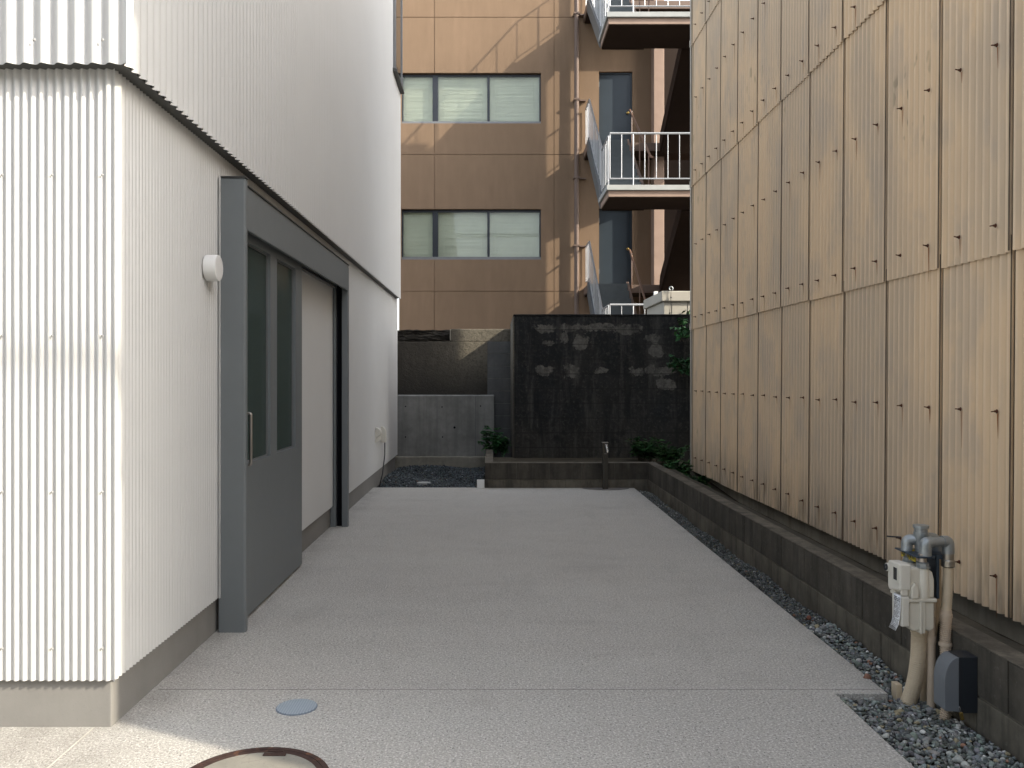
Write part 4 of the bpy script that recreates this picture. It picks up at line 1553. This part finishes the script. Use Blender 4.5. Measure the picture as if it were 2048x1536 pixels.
# upper housing, domed
bm = B()
pts = [(MX0 + .01, .44), (MX1 - .003, .44), (MX1 - .003, .515), (MX1 - .010, .545), (MX1 - .03, .562), (MX0 + .03, .566), (MX0 + .01, .560)]
prism(bm, pts, 'y', MY0 + .002, MY1 - .004)
obj('upper_housing', bm, 'meter', gm, bevel=.008)
bm = B()
disc_stack(bm, (MX0 + .074, MY0 + .018, .44), (0, 0, 1), [(0, .027), (.12, .024), (.125, .02)], 20)
obj('inlet_neck', bm, 'meter', gm, smooth=50)
bm = B()
disc_stack(bm, (MX0 + .074, MY1 - .022, .44), (0, 0, 1), [(0, .027), (.12, .024), (.125, .02)], 20)
obj('inlet_neck', bm, 'meter', gm, smooth=50)
bm = B()
prism(bm, [(MX0 + .016, .44), (MX0 + .045, .44), (MX0 + .045, .484), (MX0 + .030, .506), (MX0 + .016, .484)], 'y', MY0 - .012, MY0 + .02)
obj('side_boss', bm, 'meter', gm, bevel=.004)
# index case with display on the alley side
def iy(y): return 3.393 + (y - 3.430) * .64
bm = B()
prism(bm, [(iy(3.430), .475), (iy(3.585), .455), (iy(3.60), .470), (iy(3.60), .565), (iy(3.585), .578), (iy(3.435), .580), (iy(3.430), .575)], 'x', 1.660, 1.704)
ic = obj('index_case', bm, 'metercase', gm, bevel=.005)
bm = B(); box(bm, 1.6575, 1.6605, iy(3.462), iy(3.515), .508, .560)
obj('display', bm, 'lcd', ic, bevel=.002)
bm = B()
for y0, y1, z0, z1 in [(3.456, 3.521, .502, .508), (3.456, 3.521, .560, .566)]: box(bm, 1.656, 1.661, iy(y0), iy(y1), z0, z1)
box(bm, 1.656, 1.661, iy(3.456), iy(3.462), .508, .56); box(bm, 1.656, 1.661, iy(3.515), iy(3.521), .508, .56)
obj('display_frame', bm, 'metercase', ic)
bm = B(); disc_stack(bm, (1.661, iy(3.606), .545), (-1, 0, 0), [(0, .014), (.010, .014), (.0101, .007), (.002, .0065)], 16)
obj('lens', bm, 'case', ic)
bm = B(); disc_stack(bm, (1.663, iy(3.606), .545), (-1, 0, 0), [(0, .0175), (.007, .017)], 18)
obj('lens_ring', bm, 'metercase', ic)
bm = B(); box(bm, 1.668, 1.692, 3.397, 3.410, .452, .475)
obj('latch', bm, 'metercase', ic)
# battery / transmitter cover below
bm = B(); box(bm, 1.664, 1.698, 3.390, 3.475, .325, .448)
obj('battery_cover', bm, 'metercase', gm, bevel=.006)
# paper tag, bent away at the foot
tagp = [(.452, 0.0), (.40, .0005), (.36, .002), (.33, .006), (.305, .013)]
bm = B()
def tagpt(y, i):
    z, d = tagp[i]
    return (1.6610 - d, y - .070 + (.0 if i < 2 else d * 1.2), z - (.04 * (y - 3.49)) )
for i in range(4):
    quad(bm, tagpt(3.462, i), tagpt(3.52, i), tagpt(3.52, i + 1), tagpt(3.462, i + 1))
bmesh.ops.remove_doubles(bm, verts=bm.verts, dist=1e-5)
tg = obj('paper_tag', bm, 'paper', gm, smooth=180, solid=.0006)
bm = B()
def tagline(z, y0, y1, h):
    for i in range(4):
        if tagp[i][0] >= z > tagp[i + 1][0]:
            q = (tagp[i][0] - z) / (tagp[i][0] - tagp[i + 1][0])
            d = tagp[i][1] * (1 - q) + tagp[i + 1][1] * q
            yo = d * 1.2
            box(bm, 1.6610 - d - .0011, 1.6610 - d - .0005, y0 + yo - .070, y1 + yo - .070, z - h - .04 * (y0 - 3.49), z - .04 * (y0 - 3.49))
z = .442
while z > .318:
    big = z > .425
    y = 3.516
    while y > 3.466:
        wd = random.uniform(.002, .006) if not big else random.uniform(.003, .008)
        if random.random() < .8: tagline(z, max(y - wd, 3.465), y, .0035 if big else .002)
        y -= wd + (.0012 if not big else .002)
    z -= .0066 if big else .0052
for z in (.315, .3115, .308): tagline(z, 3.466, 3.517, .0016)
obj('print', bm, 'ink', tg)
# top unions
for (y, nm) in ((MY0 + .018, 0), (MY1 - .022, 1)):
    cx = MX0 + .074
    bm = B()
    disc_stack(bm, (cx, y, .562), (0, 0, 1), [(0, .030), (.006, .0305), (.0065, .026), (.020, .0255), (.024, .018)], 8)
    u_ = obj('union_nut', bm, 'galv', gm)
    bm = B(); disc_stack(bm, (cx, y, .585), (0, 0, 1), [(0, .0165), (.035, .0165)], 18)
    obj('inlet_pipe', bm, 'steel', u_, smooth=50)
bm = B()
disc_stack(bm, (MX0 + .074, MY1 - .022, .600), (0, 0, 1), [(0, .0185), (.016, .0185)], 18)
for k in range(5):
    a = k * .13
    box(bm, MX0 + .060 - .0, MX0 + .063, 3.45 + k * .022, 3.478 + k * .022, .578 + .004 * (k % 2), .606 + .004 * (k % 2))
yt = obj('yellow_tape', bm, 'yellow', gm)
bm = B()
for k in range(8):
    box(bm, MX0 + .0588, MX0 + .0598, 3.455 + k * .014, 3.462 + k * .014, .586, .598)
obj('tape_print', bm, 'ink', yt)
# bracket
bm = B()
prism(bm, [(MX0 + .04, 3.392), (MX0 + .10, 3.392), (MX0 + .125, 3.41), (MX0 + .14, 3.56), (MX0 + .04, 3.585)], 'z', .604, .611)
box(bm, 1.822, 1.885, 3.44, 3.54, .59, .6105)
box(bm, 1.828, 1.840, 3.43, 3.55, .43, .6105)
br = obj('bracket', bm, 'bracket', gm, bevel=.002)

gp = root('gas_pipes', 'grey and beige gas pipes rising from the gravel around the cream meter', 'pipes', (1.82, 3.5, 0))
cx = MX0 + .074
# outlet pipe: up from near neck, over and down to the right
p0 = Vector((cx + .012, MY0 + .018, .611))
bm = B()
tube(bm, bend([p0, p0 + Vector((0, 0, .052)), p0 + Vector((.100, .02, .055)), p0 + Vector((.104, .02, -.01))], .032, 7), .0205, 16)
disc_stack(bm, p0, (0, 0, 1), [(0, .024), (.030, .024), (.032, .021)], 16)
tube(bm, bend([p0 + Vector((0.0, 0, .03)), p0 + Vector((0, 0, .053)), p0 + Vector((.028, .005, .054))], .03, 6), .0235, 16)
tube(bm, bend([p0 + Vector((.076, .016, .055)), p0 + Vector((.104, .02, .055)), p0 + Vector((.104, .02, .005))], .03, 6), .0240, 16)
obj('outlet_elbow', bm, 'galv', gp, smooth=50)
pc = p0 + Vector((.104, .02, 0))
bm = B()
disc_stack(bm, pc + Vector((0, 0, -.052)), (0, 0, 1), [(0, .022), (.005, .0265), (.028, .0265), (.033, .0225), (.058, .0225), (.06, .02)], 20)
obj('brass_coupling', bm, 'nickel', gp, smooth=35)
def ribbed(pts, r, pitch, amp, n, mat, name):
    pts = [Vector(p) for p in pts]
    # resample a Catmull-like polyline
    P = bend(pts, .08, 8)
    L = [0]
    for a, b in zip(P[:-1], P[1:]): L.append(L[-1] + (b - a).length)
    tot = L[-1]
    m_ = int(tot / pitch * 4)
    out, rad = [], []
    for k in range(m_ + 1):
        s_ = tot * k / m_
        i = max(j for j in range(len(L)) if L[j] <= s_ + 1e-9); i = min(i, len(P) - 2)
        q = (s_ - L[i]) / max(1e-6, (L[i + 1] - L[i]))
        out.append(P[i].lerp(P[i + 1], q))
        rad.append(r + (amp if (k % 4) in (0, 1) else -amp))
    bm = B(); tube(bm, out, rad, 18)
    return obj(name, bm, mat, gp, smooth=60)
ribbed([pc + Vector((0, 0, -.05)), pc + Vector((-.002, -.002, -.14)), pc + Vector((-.010, -.004, -.232))], .0195, .006, .0006, 0, 'pvc', 'coated_hose')
bm = B(); disc_stack(bm, pc + Vector((-.012, -.004, -.275)), (.02, 0, 1), [(0, .0225), (.018, .0235), (.0185, .0255), (.032, .0255), (.033, .023), (.048, .022)], 20)
obj('hose_socket', bm, 'pvcpink', gp, smooth=35)
ribbed([pc + Vector((-.012, -.004, -.27)), pc + Vector((-.018, -.012, -.40)), pc + Vector((-.030, -.06, -.56)), pc + Vector((-.055, -.075, -.66))], .0205, .008, .0018, 0, 'pvcpink', 'ribbed_hose')
bm = B(); disc_stack(bm, pc + Vector((-.0165, -.010, -.375)), (.03, 0, 1), [(0, .0245), (.004, .026), (.012, .026), (.016, .0245)], 18)
obj('hose_clip', bm, 'pvcpink', gp, smooth=35)
# inlet: left elbow, valve head
q0 = Vector((cx - .012, MY1 - .022, .605))
bm = B()
disc_stack(bm, q0, (0, 0, 1), [(0, .023), (.028, .023), (.03, .021)], 10)
tube(bm, bend([q0 + Vector((0, 0, .015)), q0 + Vector((0, 0, .052)), q0 + Vector((.06, -.02, .054)), ], .035, 7), .0225, 16)
obj('inlet_elbow', bm, 'galv', gp, smooth=50)
v0 = Vector((cx + .036, 3.50, .606))
bm = B()
disc_stack(bm, v0, (0, 0, 1), [(0, .022), (.06, .026), (.066, .029), (.085, .029), (.086, .026), (.102, .026), (.104, .031), (.116, .031), (.118, .02)], 12)
valve = obj('valve', bm, 'galv', gp, smooth=30)
bm = B(); tube(bm, [v0 + Vector((-.06, .05, .055)), v0 + Vector((-.10, .09, .052))], .0035, 6)
obj('valve_lever', bm, 'rubber', valve)
bm = B()
tube(bm, bend([v0 + Vector((.0, 0, .062)), v0 + Vector((.075, .02, .062)), v0 + Vector((.080, .022, .0))], .03, 6), .020, 14)
obj('rear_elbow', bm, 'galv', gp, smooth=50)
bm = B(); tube(bm, [v0 + Vector((.080, .022, .01)), v0 + Vector((.080, .022, -.20)), (1.842, 3.56, -.05)], .017, 14)
obj('rear_pipe', bm, 'pvc', gp, smooth=50)
# wide ribbed boot, straight pipe
bm = B(); disc_stack(bm, (1.792, 3.50, .268), (0, 0, 1), [(0, .031), (.002, .034), (.030, .034), (.031, .028), (.05, .026)], 20)
obj('boot_collar', bm, 'pvc', gp, smooth=35)
ribbed([(1.792, 3.50, .28), (1.789, 3.50, .16), (1.778, 3.51, .05), (1.755, 3.53, -.05)], .0305, .009, .0010, 0, 'pvc', 'ribbed_boot')
bm = B(); tube(bm, [(1.832, 3.48, .34), (1.832, 3.48, -.05)], .0165, 16)
disc_stack(bm, (1.832, 3.48, .238), (0, 0, 1), [(0, .0195), (.024, .0195)], 16)
obj('straight_pipe', bm, 'pvcpink', gp, smooth=40)
bm = B(); tube(bm, [(1.842, 3.49, .45), (1.842, 3.49, .24)], .013, 12)
obj('conduit', bm, 'pvc', gp, smooth=40)
bm = B(); box(bm, 1.722, 1.748, 3.555, 3.60, -.04, .03)
tag(obj('wood_scrap', bm, 'pvc', bevel=.002), 'small tan block lying in the gravel left of the ribbed boot', 'scrap')

# hooded box on the kerb
hb = root('hooded_box', 'dark grey plastic box with a curved grey hood low on the kerb wall', 'box', (1.83, 3.27, .03))
hy0, hy1 = 3.236, 3.318
bm = B(); box(bm, 1.812, 1.886, hy0 + .002, hy1 - .001, .035, .255)
obj('case', bm, 'case', hb, bevel=.003)
bm = B()
pts = [(1.8115, .253)]
for k in range(1, 13):
    a = math.pi / 2 * k / 12
    pts.append((1.811 - .056 * math.sin(a), .253 - .105 * (1 - math.cos(a))))
pts += [(1.756, .05), (1.763, .044), (1.8115, .042)]
prism(bm, pts, 'y', hy0, hy1)
obj('hood', bm, 'hood', hb, bevel=.002)
pl = root('padlock', 'small brass padlock hanging below the curved hood', 'padlock', (1.812, 3.24, .03))
bm = B(); box(bm, 1.809, 1.822, 3.228, 3.236, .012, .042)
bmesh.ops.rotate(bm, verts=bm.verts, cent=(1.815, 3.232, .042), matrix=Matrix.Rotation(R(-14), 3, 'Y'))
obj('body', bm, 'brass', pl, bevel=.0015)
bm = B(); tube(bm, bend([(1.812, 3.232, .040), (1.8085, 3.232, .062), (1.813, 3.232, .064), (1.818, 3.232, .040)], .003), .0018, 8)
obj('shackle', bm, 'chrome', pl)

# ------------------------------------------------------------------ house across the street: unseen, added to cut sky light; also reflections, bounce

oh = root('added_opposite_house', 'unseen pale rendered house added across the street behind the viewer to cut sky light', 'house', (0, -12, 0))
bm = facade(B(), -16, 16, 0, 7.6, 0, [(x, x + 1.6, z, z + 1.2, .15) for x in (-13, -9, -5, -1, 3, 7, 11) for z in (1.0, 3.9)], [])
bmesh.ops.transform(bm, matrix=Matrix.Translation((0, -8, 0)) @ Matrix.Rotation(math.pi, 4, 'Z'), verts=bm.verts)
obj('wall', bm, 'render', oh)
for x in (-13, -9, -5, -1, 3, 7, 11):
    for z in (1.0, 3.9):
        bm = B(); box(bm, -x - 1.6, -x, -8.14, -8.10, z, z + 1.2)
        w_ = obj('window', bm, 'mglass', oh)
bm = B(); box(bm, -16.3, 16.3, -16, -7.6, 7.6, 7.8)
obj('roof', bm, 'roof', oh)

for (dz, r_, lb) in ((0, .026, 'lower black overhead cable crossing the street in front of the alley'), (.105, .020, 'upper black overhead cable crossing the street in front of the alley')):
    bm = B()
    tube(bm, [(-14 + k * 2.0, -1.33, 8.22 + dz + .0012 * (k - 11) ** 2) for k in range(23)], r_, 8)
    o = tag(obj('overhead_cable', bm, 'rubber', smooth=180), lb, 'cable')
